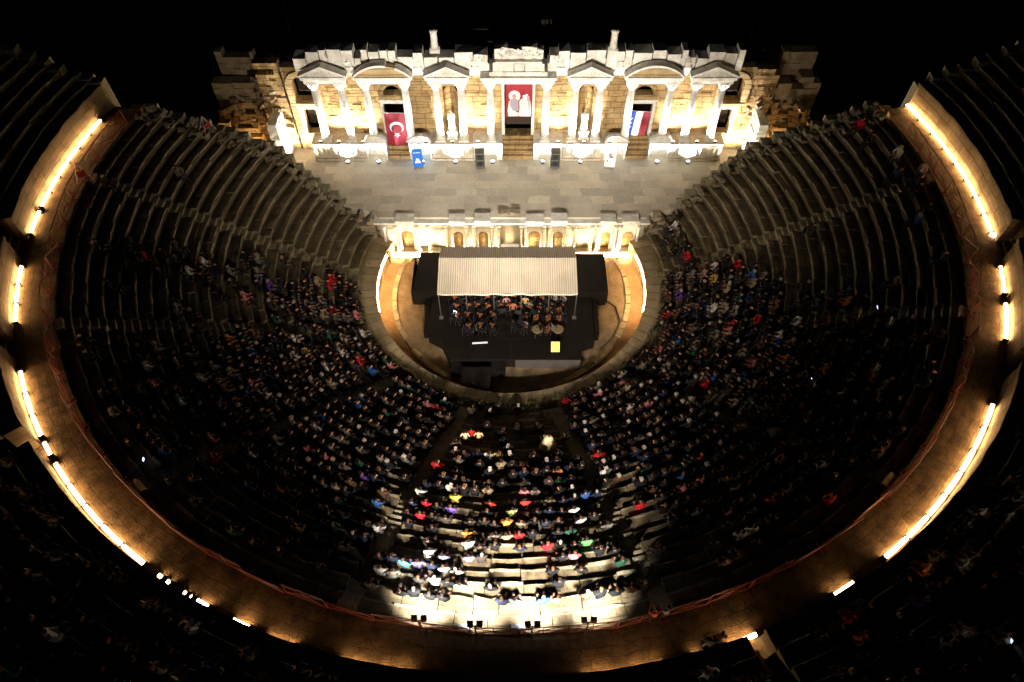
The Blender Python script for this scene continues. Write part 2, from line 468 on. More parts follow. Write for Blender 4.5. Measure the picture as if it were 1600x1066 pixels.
STL = ["nearest the stage on the left", "second from the stage on the left", "third from the stage on the left", "at the left edge of the centre wedge", "at the right edge of the centre wedge", "third from the stage on the right", "second from the stage on the right", "nearest the stage on the right"]
for s in STAIRS_S:
    mb = MB()
    for k in range(NR):
        r = R0 + k * DR
        if abs(s) > row_end(r): continue
        hw = math.degrees(0.41 / r)
        for q in (0, 1):
            ra = r + q * DR / 2 - 0.02; rb = r + DR + 0.1; z = Z0 + k * DZ + (q + 1) * DZ / 2 - 0.02
            jr = random.uniform(-0.02, 0.02)
            pts = [pol(ra + jr, s - hw, 0), pol(ra + jr, s + hw, 0), pol(rb, s + hw, 0), pol(rb, s - hw, 0)]
            mb.slab([(p[0], p[1]) for p in pts], z - 0.5, z)
    tag(mb.build("stairway", M_SEAT), "narrow stone stairway %s of the lower seating" % STL[STAIRS_S.index(s)], "stairway", "stairways of the lower seating")
# retaining walls closing the seating beside the stage
for sg in (-1, 1):
    mb = MB()
    for k in range(NR + 1):
        r = R0 + k * DR; ae = row_end(min(r, R_IN)); z = min(Z_D, Z0 + (k + 1) * DZ) - 0.09
        x, y, _ = pol(r + DR * 0.5, ae + 0.3, 0)
        j = random.uniform(-0.04, 0.08)
        M = Matrix.Translation((sg * x, y + 0.15 + j, 0))
        mb.box(-0.52, 0.52, -0.3, 0.4, 0.0, z + random.choice((0, 0, 0.12, 0.25)), 0, 0.02, M)
    tag(mb.build("retaining_wall", M_SEATU), "stepped stone end wall of the lower seating beside the stage's %s side" % ("left" if sg < 0 else "right"), "wall")

eb_ = MB()
for i in range(420):
    k_ = random.uniform(0, NR); r_ = R0 + k_ * DR; sg_ = random.choice((-1, 1)); a_ = row_end(min(r_, R_IN)) + random.uniform(-2.5, 1.0)
    x_, y_, _ = pol(r_, a_, 0); s_ = random.uniform(.06, .26); z_ = Z0 + (int(k_) + 1) * DZ + s_ * .3
    M_ = Matrix.Translation((sg_ * x_, y_, z_)) @ Matrix.Rotation(random.random() * 3, 4, Vector((random.random(), random.random(), 1)))
    eb_.box(-s_, s_, -s_ * .7, s_ * .7, -s_ * .5, s_ * .5, 0, s_ * .2, M_)
tag(eb_.build("rubble", M_SEAT), "loose broken stones along the ends of the seat rows", "rubble", kind="stuff")
# ring wall of the orchestra with its top walkway
ow = MB()
a0, a1, n = -113.0, 113.0, 150
b = len(ow.v)
prof = [(10.42, -0.3, 1), (10.42, 1.32, 1), (10.34, 1.34, 0), (10.34, 1.5, 0), (11.35, 1.5, 0), (11.9, 1.46, 0), (11.95, 1.2, 0)]
for i in range(n + 1):
    a = a0 + (a1 - a0) * i / n; q = random.uniform(-0.03, 0.03)
    for pr, pz, _ in prof: ow.v.append(pol(pr + q, a, pz + (q * 0.4 if pz > 1.4 else 0)))
for i in range(n):
    for k in range(6):
        ow.f.append((b + i*7 + k, b + (i+1)*7 + k, b + (i+1)*7 + k + 1, b + i*7 + k + 1)); ow.m.append(0)
tag(ow.build("orchestra_wall", M_CURB), "curved stone parapet with flat top circling the orchestra", "wall")

# dry weeds behind the parapet, by the lowest seats
gr = MB()
for i in range(5200):
    a = random.choice([random.gauss(-42, 5), random.gauss(-20, 9), random.gauss(14, 7), random.gauss(34, 8), random.uniform(-100, 100)])
    r = random.uniform(11.3, 12.1); x, y, _ = pol(r, a, 0); h = random.uniform(0.2, 0.75)
    dx, dy = random.uniform(-.15, .15), random.uniform(-.15, .15); wx = 0.03
    gr.quad([(x - wx, y, 1.45), (x + wx, y + 0.01, 1.45), (x + dx, y + dy, 1.45 + h)])
M_WEED = plain("dry_weeds", (0.22, 0.20, 0.08), 0.9, noise=0.4)
tag(gr.build("weeds", M_WEED), "dry weeds along the foot of the lowest seat row", "weeds", kind="stuff")

# ------------------------------------------------------------------ podium wall of the upper seating, with stair gates
GATES = [-78.3, -63.2, -49.0, 78.0, 60.0, 18.6]
GHALF = {-78.3: 1.5, -63.2: 1.3, -49.0: 1.0, -31.6: 0.7, -23.9: 0.8, -13.0: 1.0, 78.0: 1.5, 60.0: 1.3, 31.5: 1.2, 18.6: .75}
Z_U = 13.0
up = empty("podium_wall", (0, 0, 0), "pale stone podium wall round the outside of the lit walkway", "wall")
def segments(lo, hi):
    out = []; cur = lo
    for gg in sorted(GATES):
        if lo < gg < hi:
            out.append((cur, gg - GHALF[gg])); cur = gg + GHALF[gg]
    out.append((cur, hi)); return out
for (s0, s1) in segments(-A_END, A_END):
    mb = MB()
    n = max(2, int((s1 - s0) / 1.5)); b = len(mb.v)
    prof = [(R_W, Z_D), (R_W, Z_U - 0.22), (R_W - 0.09, Z_U - 0.2), (R_W - 0.09, Z_U), (R_W + 0.75, Z_U), (R_W + 0.75, Z_D)]
    for i in range(n + 1):
        a = s0 + (s1 - s0) * i / n; q = random.uniform(-0.03, 0.03)
        for k, (pr, pz) in enumerate(prof): mb.v.append(pol(pr + q, a, pz + (q if k in (3, 4) else 0)))
    for i in range(n):
        for k in range(5):
            mb.f.append((b + i*6 + k, b + (i+1)*6 + k, b + (i+1)*6 + k + 1, b + i*6 + k + 1)); mb.m.append(0)
    mb.f.append(tuple(b + k for k in range(6))); mb.m.append(0)
    mb.f.append(tuple(b + n*6 + k for k in reversed(range(6)))); mb.m.append(0)
    mb.build("wall_section", M_PODW, up)
NU = 16
GS = sorted(GATES)
up_w = [empty("upper_seating_wedge", (0, 0, 0), "dark wedge of stone rows outside the walkway, %s from the left" % q_, "seating", "wedges of the upper seating") for q_ in ("first", "second", "third", "fourth", "fifth", "sixth", "seventh")]
for k in range(NU):
    r = R_W + 0.75 + k * 0.76; z = Z_U + (k + 1) * 0.42 - 0.2
    mb = MB(); y_end = 8.2
    ae = 90 + math.degrees(math.asin(y_end / r))
    for (s0, s1) in segments(-ae, ae):
        a = s0; mb = MB()
        while a < s1 - 0.05:
            da = math.degrees(random.uniform(1.2, 2.4) / r); a2 = min(s1, a + da)
            if s1 - a2 < 0.8: a2 = s1
            seat_block(mb, r, z, a, a2, 2, 0.015, 0.03, 0.42, 0.76); a = a2
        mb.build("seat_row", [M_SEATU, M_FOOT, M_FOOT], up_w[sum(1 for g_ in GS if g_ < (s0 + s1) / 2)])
for gg in sorted(GATES):
    mb = MB(); n = 0
    for q in range(26):
        ra = R_W + 0.35 + q * 0.38; hw = GHALF[gg] * R_W / ra; z = min(Z_D + (q + 1) * 0.24, Z_U + ((ra - R_W - 0.75) / 0.76 + 1) * 0.42 - 0.2)
        pts = [pol(ra, gg - hw, 0), pol(ra, gg + hw, 0), pol(ra + 0.6, gg + hw * 0.99, 0), pol(ra + 0.6, gg - hw * 0.99, 0)]
        mb.slab([(p[0], p[1]) for p in pts], z - 0.6, z)
    tag(mb.build("gate_stairway", M_PODW), "stone stair gate through the podium wall, %s from the left end" % ["first", "second", "third", "fourth", "fifth", "sixth", "seventh", "eighth", "ninth", "tenth"][GS.index(gg)], "stairway", "stair gates in the podium wall")
for sg in (-1, 1):
    mb = MB()
    for k in range(-1, NU):
        r = R_W + 0.75 + k * 0.76; z = Z_U + (k + 1) * 0.42 - 0.2
        x = math.sqrt(r * r - 8.2 ** 2)
        j = random.uniform(-.1, .15)
        mb.box(sg * (x + 0.4) - 0.5, sg * (x + 0.4) + 0.5, 8.0 + j, 8.8 + j, 2, z + random.uniform(-0.1, 0.35), 0, 0.05)
    tag(mb.build("retaining_wall", M_SEATU), "stepped end wall of the dark upper seating, %s side" % ("left" if sg < 0 else "right"), "wall")

# ------------------------------------------------------------------ LED strips along the walkway
LEDS = [(-102.3, -85.0, 1), (-84.3, -80.4, 1), (-75.2, -66.6, 1), (-59.7, -50.6, 1), (-49.9, -48.0, .8), (-47.0, -32.4, 1), (-30.8, -30.2, .8), (-29.8, -29.3, .8), (-27.9, -27.5, .8),
        (-27.2, -26.9, .8), (-26.5, -25.2, .9), (-22.9, -21.2, 1), (-19.8, -17.1, .25), (80.7, 105.9, 1), (70.9, 75.2, .7), (64.1, 69.5, 1), (33.4, 55.1, 1), (27.4, 29.7, .3), (17.2, 19.9, 1.25), (14.4, 15.3, .4),
        (-13.5, -7.5, .3), (5.5, 12.0, .3)]
names = {0: "longest", 1: ""}
for i, (s0, s1, wd) in enumerate(LEDS):
    mb = MB(); n = max(1, int((s1 - s0) / 1.2)); b = 0
    w_ = 0.085 * wd ** .5 if wd < 1 else 0.085; rad = R_W - 0.2
    for k in range(n + 1):
        a = s0 + (s1 - s0) * k / n
        for pr, pz in ((rad - w_, Z_D + 0.16), (rad - w_ * .6, Z_D + 0.16 + w_), (rad + w_ * .6, Z_D + 0.16 + w_), (rad + w_, Z_D + 0.16), (rad - w_, Z_D + 0.16)):
            mb.v.append(pol(pr, a, pz))
    for k in range(n):
        for q in range(4):
            mb.f.append((k*5 + q, k*5 + q + 1, (k+1)*5 + q + 1, (k+1)*5 + q)); mb.m.append(0)
    side = "left" if s0 < 0 else "right"
    L = (s1 - s0) * R_W * math.pi / 180
    where = ["upper", "middle", "lower", "bottom"][0 if abs(s0) > 79 and abs(s1) > 79 else 1 if min(abs(s0), abs(s1)) > 60 else 2 if min(abs(s0), abs(s1)) > 31 else 3]
    order = ["first", "second", "third", "fourth", "fifth", "sixth", "seventh", "eighth", "ninth", "tenth", "eleventh", "twelfth", "thirteenth", "fourteenth", "fifteenth"]
    same = sorted([q for q in LEDS if (q[0] < 0) == (s0 < 0)], key=lambda q: -abs(q[0] + q[1]))
    idx = same.index((s0, s1, wd))
    od = mb.build("light_strip", M_LEDW)
    hb = MB(); kk = max(1, int(L / 1.5))
    for q in range(kk + 1):
        a = s0 + (s1 - s0) * q / kk; d = .045 / R_W * 57.3
        pts = [pol(R_W - .34, a - d, 0), pol(R_W - .34, a + d, 0), pol(R_W - .06, a + d, 0), pol(R_W - .06, a - d, 0)]
        hb.slab([(p[0], p[1]) for p in pts], Z_D + .005, Z_D + .27)
        hb.build("bracket", M_BLACK2, od); hb = MB()
    tag(od, "%s glowing light strip from the top on the %s half of the walkway wall" % (("long " if L > 5 else "short ") + order[idx], side), "light strip", "warm light strips at the foot of the walkway wall")
# the strip running into the right-hand gate
mb = MB(); p0 = Vector(pol(R_W - 0.2, 80.6, Z_D + .1)); p1 = Vector(pol(R_W + 0.9, 79.6, Z_D + .1))
mb.tube(p0, p1, 0.12)
tag(mb.build("light_strip", M_LEDW), "short light strip turning into the right gate stairs beside upper seats", "light strip", "warm light strips at the foot of the walkway wall")

# orchestra light strips, left and right
for sg, nm in ((-1, "left"), (1, "right")):
    mb = MB(); k = 0
    for i in range(17):
        a = sg * (73.0 + i * 2.05)
        x, y, _ = pol(10.28, a, 0)
        if y > 4.3: break
        for pr in (10.27, 10.29, 10.35, 10.37):
            pz = {10.27: 0.82, 10.29: 0.94, 10.35: 0.94, 10.37: 0.82}[pr]
            mb.v.append(pol(pr, a, pz + 0.3))
        k += 1
    for i in range(k - 1):
        for q in range(3):
            mb.f.append((i*4 + q, i*4 + q + 1, (i+1)*4 + q + 1, (i+1)*4 + q)); mb.m.append(0)
    tag(mb.build("light_strip", M_LEDO), "%s vertical glowing light strip on the orchestra parapet" % nm, "light strip", "light strips round the orchestra")

# ------------------------------------------------------------------ stage front wall (below the stage)
YF = 4.3
sw = empty("stage_front_wall", (0, YF, 0), "low brightly lit stone wall of niches under the stage edge", "wall")
def sbuild(mb, name, mats, parent, smooth=False):
    o = mb.build(name, mats, parent, smooth); o.location = -Vector(parent.location); return o
mb = MB(); mb.box(-10.6, -0.85, YF + 0.3, YF + 0.28 + 0.3, -0.3, 3.3); mb.box(0.6, 10.7, YF + 0.3, YF + 0.58, -0.3, 3.3); mb.box(-0.85, 0.6, YF + 0.3, YF + 0.58, 2.6, 3.3)
mb.box(-0.85, .6, YF + 1.4, YF + 1.6, -0.3, 2.6)
sbuild(mb, "back_wall", M_WALL, sw)
mb = MB(); mb.box(-10.8, 10.9, YF - 0.25, YF + 0.7, 3.3, 3.46); mb.box(-10.8, 10.9, YF - 0.1, YF + 0.7, 3.12, 3.3)
sbuild(mb, "cornice", M_MARB, sw)
mb = MB(); mb.box(-10.6, 10.7, YF - 0.35, YF + 0.3, -0.28, 0.3); sbuild(mb, "base_course", M_MARB, sw)
cxs = [(-8.35, 1.35), (-4.25, 1.15), (-2.25, 1.15), (1.85, 1.3), (3.75, 1.15), (7.6, 1.1), (9.35, 1.2)]
for cx, wd in cxs:
    mb = MB()
    arch_block(mb, cx - wd/2, cx + wd/2, 0.3, 3.12, cx - wd/2 + .18, cx + wd/2 - .18, 2.0, YF - 0.12, YF + 0.3, 0.34, 0, 1)
    mb.box(cx - wd/2 - .06, cx + wd/2 + .06, YF - 0.4, YF + 0.5, 3.46, 3.74 + random.uniform(0, .1), 0, 0.02)
    # shell ribs of the niche
    for q in range(7):
        an = math.pi * (q + .5) / 7; rr = wd/2 - .2
        mb.tube((cx, YF + 0.12, 2.0), (cx - rr * math.cos(an), YF + 0.16, 2.0 + rr * math.sin(an)), 0.03, 5, 1)
    sbuild(mb, "niche", [M_MARB, M_WALL], sw)
for x in (-10.1, -9.2, -7.5, -6.6, -5.2, -3.55, -2.95, -1.5, -1.0, 0.8, 1.1, 2.65, 3.05, 4.5, 5.1, 6.4, 6.9, 8.3, 8.65, 10.1):
    mb = MB(); mb.lathe([(0.17, 0.3), (0.17, 0.42), (0.13, 0.46), (0.115, 2.75), (0.14, 2.8), (0.19, 3.0), (0.19, 3.12)], 12, (x, YF - 0.22, 0))
    sbuild(mb, "half_column", M_MARB, sw, True)
mb = MB()
for x0, x1 in ((-7.3, -5.3), (4.7, 6.3), (-10.0, -9.3)):
    mb.box(x0, x1, YF + 0.22, YF + 0.3, 0.9, 2.4); mb.box(x0 + .15, x1 - .15, YF + 0.2, YF + 0.22, 1.05, 2.25)
sbuild(mb, "wall_panel", M_MARB, sw)
# broken carved stone on the centre edge
mb = MB()
for i in range(16):
    x = random.uniform(-0.9, 0.7); mb.box(x - .14, x + .14, YF + .5, YF + .9, 3.6, 3.6 + random.uniform(.1, .25), 0, .05)
tag(mb.build("carved_block", M_RUBB), "weathered carved block lying on the stage edge above the centre door", "stone block")
# warm lamps at the wall foot
def lamp_proto(lens, col, power, kind, aim, name, size=0.14):
    e = bpy.data.objects.new(name, None); COL.objects.link(e)
    mb = MB(); mb.box(-size, size, -size*.7, size*.7, 0.0, size*1.4); mb.box(-size*1.1, size*1.1, -.02, .02, 0, size*1.0)
    h = mb.build("housing", M_BLACK2, e)
    mb = MB(); mb.quad([(-size*.85, -size*.6, size*1.41), (size*.85, -size*.6, size*1.41), (size*.85, size*.6, size*1.41), (-size*.85, size*.6, size*1.41)])
    le = mb.build("lens", lens, e)
    ld = bpy.data.lights.new(name + "_light", 'SPOT' if kind == 'SPOT' else 'POINT'); ld.energy = power; ld.color = col; ld.shadow_soft_size = 0.12
    if kind == 'SPOT': ld.spot_size = R_(aim[1]); ld.spot_blend = 0.6
    lo = bpy.data.objects.new("bulb", ld); COL.objects.link(lo); lo.parent = e; lo.location = (0, 0, size*1.4 + 0.12)
    lo.rotation_euler = (R_(aim[0]), 0, 0)
    return e, [(h, []), (le, []), (lo, [])]
GF = "floodlights lighting the stage building"
orderw = ["first", "second", "third", "fourth", "fifth", "sixth", "seventh", "eighth", "ninth", "tenth", "eleventh", "twelfth", "thirteenth", "fourteenth", "fifteenth"]
# uplights in front of the podium (aim: tilted towards +Y)
e, ch = lamp_proto(M_LENSC, (0.84, 0.92, 1.0), P_UP, 'SPOT', (160, 125), "floodlight")
ups = [-14.3, -11.7, -8.0, -5.25, -2.1, 2.1, 5.25, 8.0, 11.7, 14.3]
e0 = e
for i, x in enumerate(ups):
    c = e0 if i == 0 else copy_thing(e0, ch)
    c.location = (XC + x, 11.12, Z_ST)
    tag(c, "white floodlight on the stage floor at the podium foot, %s from the left" % orderw[i], "floodlight", GF)
    if i == 2:
        for o_ in c.children:
            if o_.name.startswith("lens"):
                o_.data = o_.data.copy(); o_.data.materials[0] = M_LENSB
            if o_.type == 'LIGHT': o_.data = o_.data.copy(); o_.data.color = (0.3, 0.6, 1.0)
        c["label"] = "blue floodlight on the stage floor beside the blue banner"
e, ch = lamp_proto(M_LENSW, (1.0, 0.92, 0.78), P_UP2, 'SPOT', (158, 130), "floodlight", 0.11)
for i, x in enumerate([-16.3, -14.8, -12.8, -7.6, -5.42, -3.3, 3.3, 5.42, 7.6, 12.8, 14.8, 16.3]):  # lamps at the statues and outer columns are extras, added to brighten them
    c = e if i == 0 else copy_thing(e, ch)
    c.location = (XC + x, 11.62 if abs(abs(x) - 10.3) > .1 else 11.3, 5.3 if abs(abs(x) - 10.3) > .1 else Z_ST)
    tag(c, "warm floodlight on the upper podium ledge, %s from the left" % orderw[i], "floodlight", GF)
# lamps under the stage front wall
e, ch = lamp_proto(M_LENSW, (1.0, 0.78, 0.46), 480, 'SPOT', (162, 140), "wall_lamp", 0.12)
for i, x in enumerate([-9.2, -7.2, -5.3, -3.3, -1.3, 1.2, 3.0, 5.0, 7.0, 8.7]):
    c = e if i == 0 else copy_thing(e, ch)
    c.location = (x, YF - 0.75, 0.02)
    tag(c, "warm ground lamp at the foot of the low stage wall, %s from the left" % orderw[i], "ground lamp", "ground lamps under the low stage wall")
mb = MB(); mb.box(-10.0, -4.9, YF - 0.62, YF - 0.5, 0.0, 0.12)
tag(mb.build("light_strip", M_LEDO), "glowing light strip along the low stage wall foot, left of the canopy", "light strip", "light strips round the orchestra")
mb = MB(); mb.box(5.0, 10.0, YF - 0.62, YF - 0.5, 0.0, 0.12)
tag(mb.build("light_strip", M_LEDO), "glowing light strip along the low stage wall foot, right of the canopy", "light strip", "light strips round the orchestra")

# ------------------------------------------------------------------ the tall stage building
F = empty("stage_building", (XC, 12, Z_ST), "tall columned Roman stage building with pediments, brightly floodlit", "building")
def fb(mb, name, mats, smooth=False, parent=None):
    o = mb.build(name, mats, F if parent is None else parent, smooth)
    if parent is None: o.location = Vector((XC, 0, 0)) - Vector(F.location)
    return o
YP, YW = 11.5, 13.0      # podium front, wall front
ZP = 5.3
def podium(x0, x1):
    mb = MB()
    mb.box(x0, x1, YP, YW, Z_ST + 0.02, ZP - 0.02); mb.box(x0 - .06, x1 + .06, YP - .1, YW, ZP - 0.2, ZP); mb.box(x0 - .06, x1 + .06, YP - .12, YW, Z_ST, Z_ST + .22)
    k = max(1, int((x1 - x0) / 1.2)); wv = (x1 - x0) / k
    for i in range(k):
        mb.box(x0 + i*wv + .15, x0 + (i+1)*wv - .15, YP - .03, YP, Z_ST + .36, ZP - .34)
        for q in range(3):   # relief figures
            xx = x0 + i*wv + .3 + q * (wv - .6) / 2
            mb.lathe([(0.02, Z_ST + .4), (0.1, Z_ST + .6), (0.08, Z_ST + .95), (0.05, Z_ST + 1.05), (0.06, Z_ST + 1.15), (0.01, Z_ST + 1.22)], 6, (xx, YP - .04, 0))
    fb(mb, "podium_block", M_PODF)
for sg in (-1, 1):
    for x0, x1 in ((12.75, 17.0), (3.75, 7.15)):
        podium(min(sg * x0, sg * x1), max(sg * x0, sg * x1))
    for x0, x1 in ((10.95, 12.7), (7.2, 9.05), (1.3, 3.7)):
        a, b2 = sorted((sg * x0, sg * x1)); mb = MB()
        hw = min(0.75, (b2 - a) / 2 - .12); c = (a + b2) / 2
        arch_block(mb, a, b2, Z_ST, ZP - .02, c - hw, c + hw, Z_ST + 0.75, YP + .02, YW, 0.7, 0, 0)
        mb.box(a - .02, b2 + .02, YP - .06, YW, ZP - .12, ZP + .004)
        if x0 > 1.5:
            mb.prism([(c - .95 * math.cos(math.pi * i / 12), ZP + .62 * math.sin(math.pi * i / 12)) for i in range(13)][::-1], YP + .1, YP + .5)
        fb(mb, "arched_podium_block", M_MARB)
# thresholds and steps at the three doors
for x0, x1 in ((-10.9, -9.1), (-1.25, 1.25), (9.1, 10.9)):
    mb = MB()
    for q in range(5):
        mb.box(x0, x1, YP + .15 + q * .28, YW + .2, Z_ST, Z_ST + .3 * (q + 1), 0, .015)
    fb(mb, "door_steps", M_WALL)
# main wall pieces with openings (doors, statue niches)
mb = MB()
openings = [(-17.6, -16.2, 5.2, 7.6), (-17.8, -16.1, 8.3, 10.7), (-10.9, -9.1, 5.1, 8.1), (-10.75, -9.25, 8.8, 10.2), (-6.0, -4.85, 5.5, 9.6), (-1.12, 1.12, 5.1, 10.2), (4.85, 6.0, 5.5, 9.6), (9.1, 10.9, 5.1, 8.1), (9.25, 10.75, 8.8, 10.2), (16.2, 17.6, 5.2, 7.6), (16.1, 17.8, 8.3, 10.7)]
xsb = sorted(set([-18.4, 18.4] + [v for op in openings for v in op[:2]]))
for xa, xb in zip(xsb[:-1], xsb[1:]):
    mid = (xa + xb) / 2
    ops = sorted([op for op in openings if op[0] <= mid <= op[1]], key=lambda q: q[2])
    z = Z_ST
    for op in ops:
        mb.box(xa, xb, YW, YW + 0.8, z, op[2]); z = op[3]
    mb.box(xa, xb, YW, YW + 0.8, z, 11.25)
MAINW = mb
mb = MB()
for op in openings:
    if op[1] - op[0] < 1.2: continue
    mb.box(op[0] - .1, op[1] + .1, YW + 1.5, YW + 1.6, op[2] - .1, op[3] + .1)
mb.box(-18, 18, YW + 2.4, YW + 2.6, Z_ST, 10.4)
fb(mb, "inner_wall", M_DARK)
for x in (-5.42, 5.42):
    mb = MB(); M = Matrix.Translation((x, YW, 0))
    mb.lathe([(0.575, 5.5), (0.575, 9.1), (0.4, 9.5), (0.1, 9.65)], 12, (0, 0, 0), 0, 0, 180, M)
    fb(mb, "statue_niche", M_WALL, True)
# door frames
for (x0, x1, z0, z1, nm) in ((-17.6, -16.2, 5.2, 7.6, 0), (16.2, 17.6, 5.2, 7.6, 0), (-10.9, -9.1, 5.1, 8.1, 0), (9.1, 10.9, 5.1, 8.1, 0), (-1.12, 1.12, 5.1, 10.2, 0)):
    mb = MB(); t = .22
    mb.box(x0 - t, x0 + .02, YW - .1, YW + .3, z0, z1 + t); mb.box(x1 - .02, x1 + t, YW - .1, YW + .3, z0, z1 + t)
    mb.box(x0 + .02, x1 - .02, YW - .1, YW + .3, z1, z1 + t); mb.box(x0 - t - .1, x1 + t + .1, YW - .2, YW + .3, z1 + t, z1 + t + .16)
    fb(mb, "door_frame", M_MARB)
# relieving arches above the flagged doors, and the side arches
for cx in (-10.0, 10.0):
    mb = MB()
    for i in range(9):
        a = math.pi * (i + .5) / 9; M = Matrix.Translation((cx - 0.85 * math.cos(a), YW - .02, 9.0 + 0.85 * math.sin(a))) @ Matrix.Rotation(a - math.pi/2, 4, 'Y')
        mb.box(-.14, .14, -.08, .2, -.14, .2, 0, .01, M)
    fb(mb, "relieving_arch", M_WALL)
for cx in (-17.0, 17.0):
    mb = MB()
    for i in range(13):
        a = math.pi * (i + .5) / 13; M = Matrix.Translation((cx - 1.0 * math.cos(a), YW - .1, 9.6 + 1.15 * math.sin(a))) @ Matrix.Rotation(a - math.pi/2, 4, 'Y')
        mb.box(-.16, .16, -.2, .3, -.14, .3, 0, .02, M)
    mb.box(cx - 1.3, cx - .85, YW - .15, YW + .1, 8.1, 9.7, 0, .03); mb.box(cx + .85, cx + 1.3, YW - .15, YW + .1, 8.1, 9.7, 0, .03)
    mb.box(cx - 1.25, cx + 1.25, YW - .2, YW + .1, 7.9, 8.14)
    fb(mb, "side_arch", M_WALLS)
# loose courses standing proud of the wall face so the masonry has depth
mb = MAINW
for i in range(260):
    x = random.uniform(-18.2, 18.2); z = 5.4 + 0.52 * random.randrange(0, 10)
    if any(op[0] - .9 < x < op[1] + .9 and op[2] - .6 < z < op[3] + .3 for op in openings): continue
    d = random.uniform(.02, .09)
    mb.box(x - random.uniform(.25, .55), x + random.uniform(.25, .55), YW - d, YW + .01, z + .02, z + .49, 0, .012)
fb(mb, "main_wall", M_WALL)
# columns: base, shaft, capital, own pedestal
def column(x, y=12.05):
    mb = MB(); mb.lathe([(0.31, ZP + .34), (0.305, ZP + .8), (0.3, 8.2), (0.26, 10.05)], 20, (x, y, 0))
    c = fb(mb, "column", M_MARB, True)
    mb = MB(); mb.box(x - .42, x + .42, y - .42, y + .42, ZP, ZP + .16); mb.lathe([(0.4, ZP + .16), (0.42, ZP + .22), (0.33, ZP + .27), (0.38, ZP + .32), (0.31, ZP + .36)], 16, (x, y, 0))
    mb.build("base", M_MARB, c)
    mb = MB(); mb.lathe([(0.27, 10.05), (0.3, 10.1), (0.26, 10.16), (0.3, 10.4), (0.42, 10.58)], 12, (x, y, 0))
    for q in range(8):
        a = q * math.pi / 4
        mb.tube((x + .26 * math.cos(a), y + .26 * math.sin(a), 10.18), (x + .42 * math.cos(a), y + .42 * math.sin(a), 10.5), .06, 5, 0, .09)
    mb.box(x - .42, x + .42, y - .42, y + .42, 10.58, 10.68)
    mb.build("capital", M_MARB, c)
for x in (2.2, 4.45, 6.4, 8.8, 11.85, 13.75, 15.85):
    column(x); column(-x)
# entablatures
def entab(x0, x1, y0=11.65, zt=11.3):
    mb = MB()
    mb.box(x0, x1, y0, YW, 10.68, 10.92); mb.box(x0 - .03, x1 + .03, y0 - .03, YW, 10.92, 11.08); mb.box(x0 - .16, x1 + .16, y0 - .18, YW, 11.08, zt)
    k = int((x1 - x0) / .16)
    for i in range(k): mb.box(x0 + (i + .2) * (x1 - x0) / k, x0 + (i + .7) * (x1 - x0) / k, y0 - .1, y0 - .03, 10.98, 11.08)
    fb(mb, "entablature", M_MARB)
def tri(x0, x1, h=.95, y0=11.45):
    mb = MB(); c = (x0 + x1) / 2; zb = 11.3
    mb.prism([(x0 + .1, zb), (x1 - .1, zb), (c, zb + h - .12)], y0 + .22, y0 + .7, 0)
    for sg, xa in ((1, x0), (-1, x1)):
        mb.prism([(xa, zb + .003), (xa, zb + .16), (c, zb + h), (c, zb + h - .17)] if sg > 0 else [(c, zb + h - .17), (c, zb + h), (xa, zb + .16), (xa, zb + .003)], y0 - .02, y0 + .68, 0)
    for q in range(9):    # acanthus relief
        xx = x0 + .6 + (x1 - x0 - 1.2) * q / 8
        hh = (h - .35) * (1 - abs(xx - c) / ((x1 - x0) / 2))
        mb.lathe([(0.05, zb + .02), (0.11, zb + .5 * hh), (0.02, zb + hh)], 6, (xx, y0 + .2, 0))
    fb(mb, "pediment", M_MARB)
def segm(x0, x1, h=1.0, y0=11.45, broken=False):
    mb = MB(); c = (x0 + x1) / 2; zb = 11.3; hw = (x1 - x0) / 2; n = 14
    Rr = (hw * hw + h * h) / (2 * h); cz = zb + h - Rr; am = math.asin(hw / Rr)
    arc = [(c + Rr * math.sin(-am + 2 * am * i / n), cz + Rr * math.cos(-am + 2 * am * i / n)) for i in range(n + 1)]
    mb.prism([(x0 + .1, zb)] + [(x, z - .12) for x, z in arc[1:-1]] + [(x1 - .1, zb)], y0 + .22, YW + .1, 0) if False else None
    inner = [(x, max(zb, z - .14)) for x, z in arc]
    mb.prism(list(reversed(inner)), y0 + .22, y0 + .7, 1)
    for i in range(n):
        if broken and i in (8, 9): continue
        (xa, za), (xb, zb2) = arc[i], arc[i+1]
        mb.prism([(xa, za - .12), (xb, zb2 - .12), (xb, zb2 + .06), (xa, za + .06)], y0 - .02, y0 + .68, 0)
    fb(mb, "curved_pediment", [M_MARB, M_WALLS])
for sg in (-1, 1):
    for x0, x1 in ((3.95, 6.95), (8.3, 12.35), (13.25, 16.4)):
        a, b2 = sorted((sg * x0, sg * x1)); entab(a, b2)
    a, b2 = sorted((sg * 3.7, sg * 7.2)); tri(a, b2)
    a, b2 = sorted((sg * 8.05, sg * 12.6)); segm(a, b2, broken=(sg < 0))
    a, b2 = sorted((sg * 13.0, sg * 16.7)); tri(a, b2)
entab(-2.75, 2.75)
mb = MB()
for x0, x1 in ((-13.25, -12.35), (-8.3, -6.95), (-3.95, -2.75), (2.75, 3.95), (6.95, 8.3), (12.35, 13.25), (-18.4, -16.4), (16.4, 18.4)):
    if abs(x0) < 18 and abs(x1) < 18: mb.box(x0 + .165, x1 - .165, YW - .3, YW + .1, 10.75, 11.25)
fb(mb, "recessed_entablature", M_MARB)
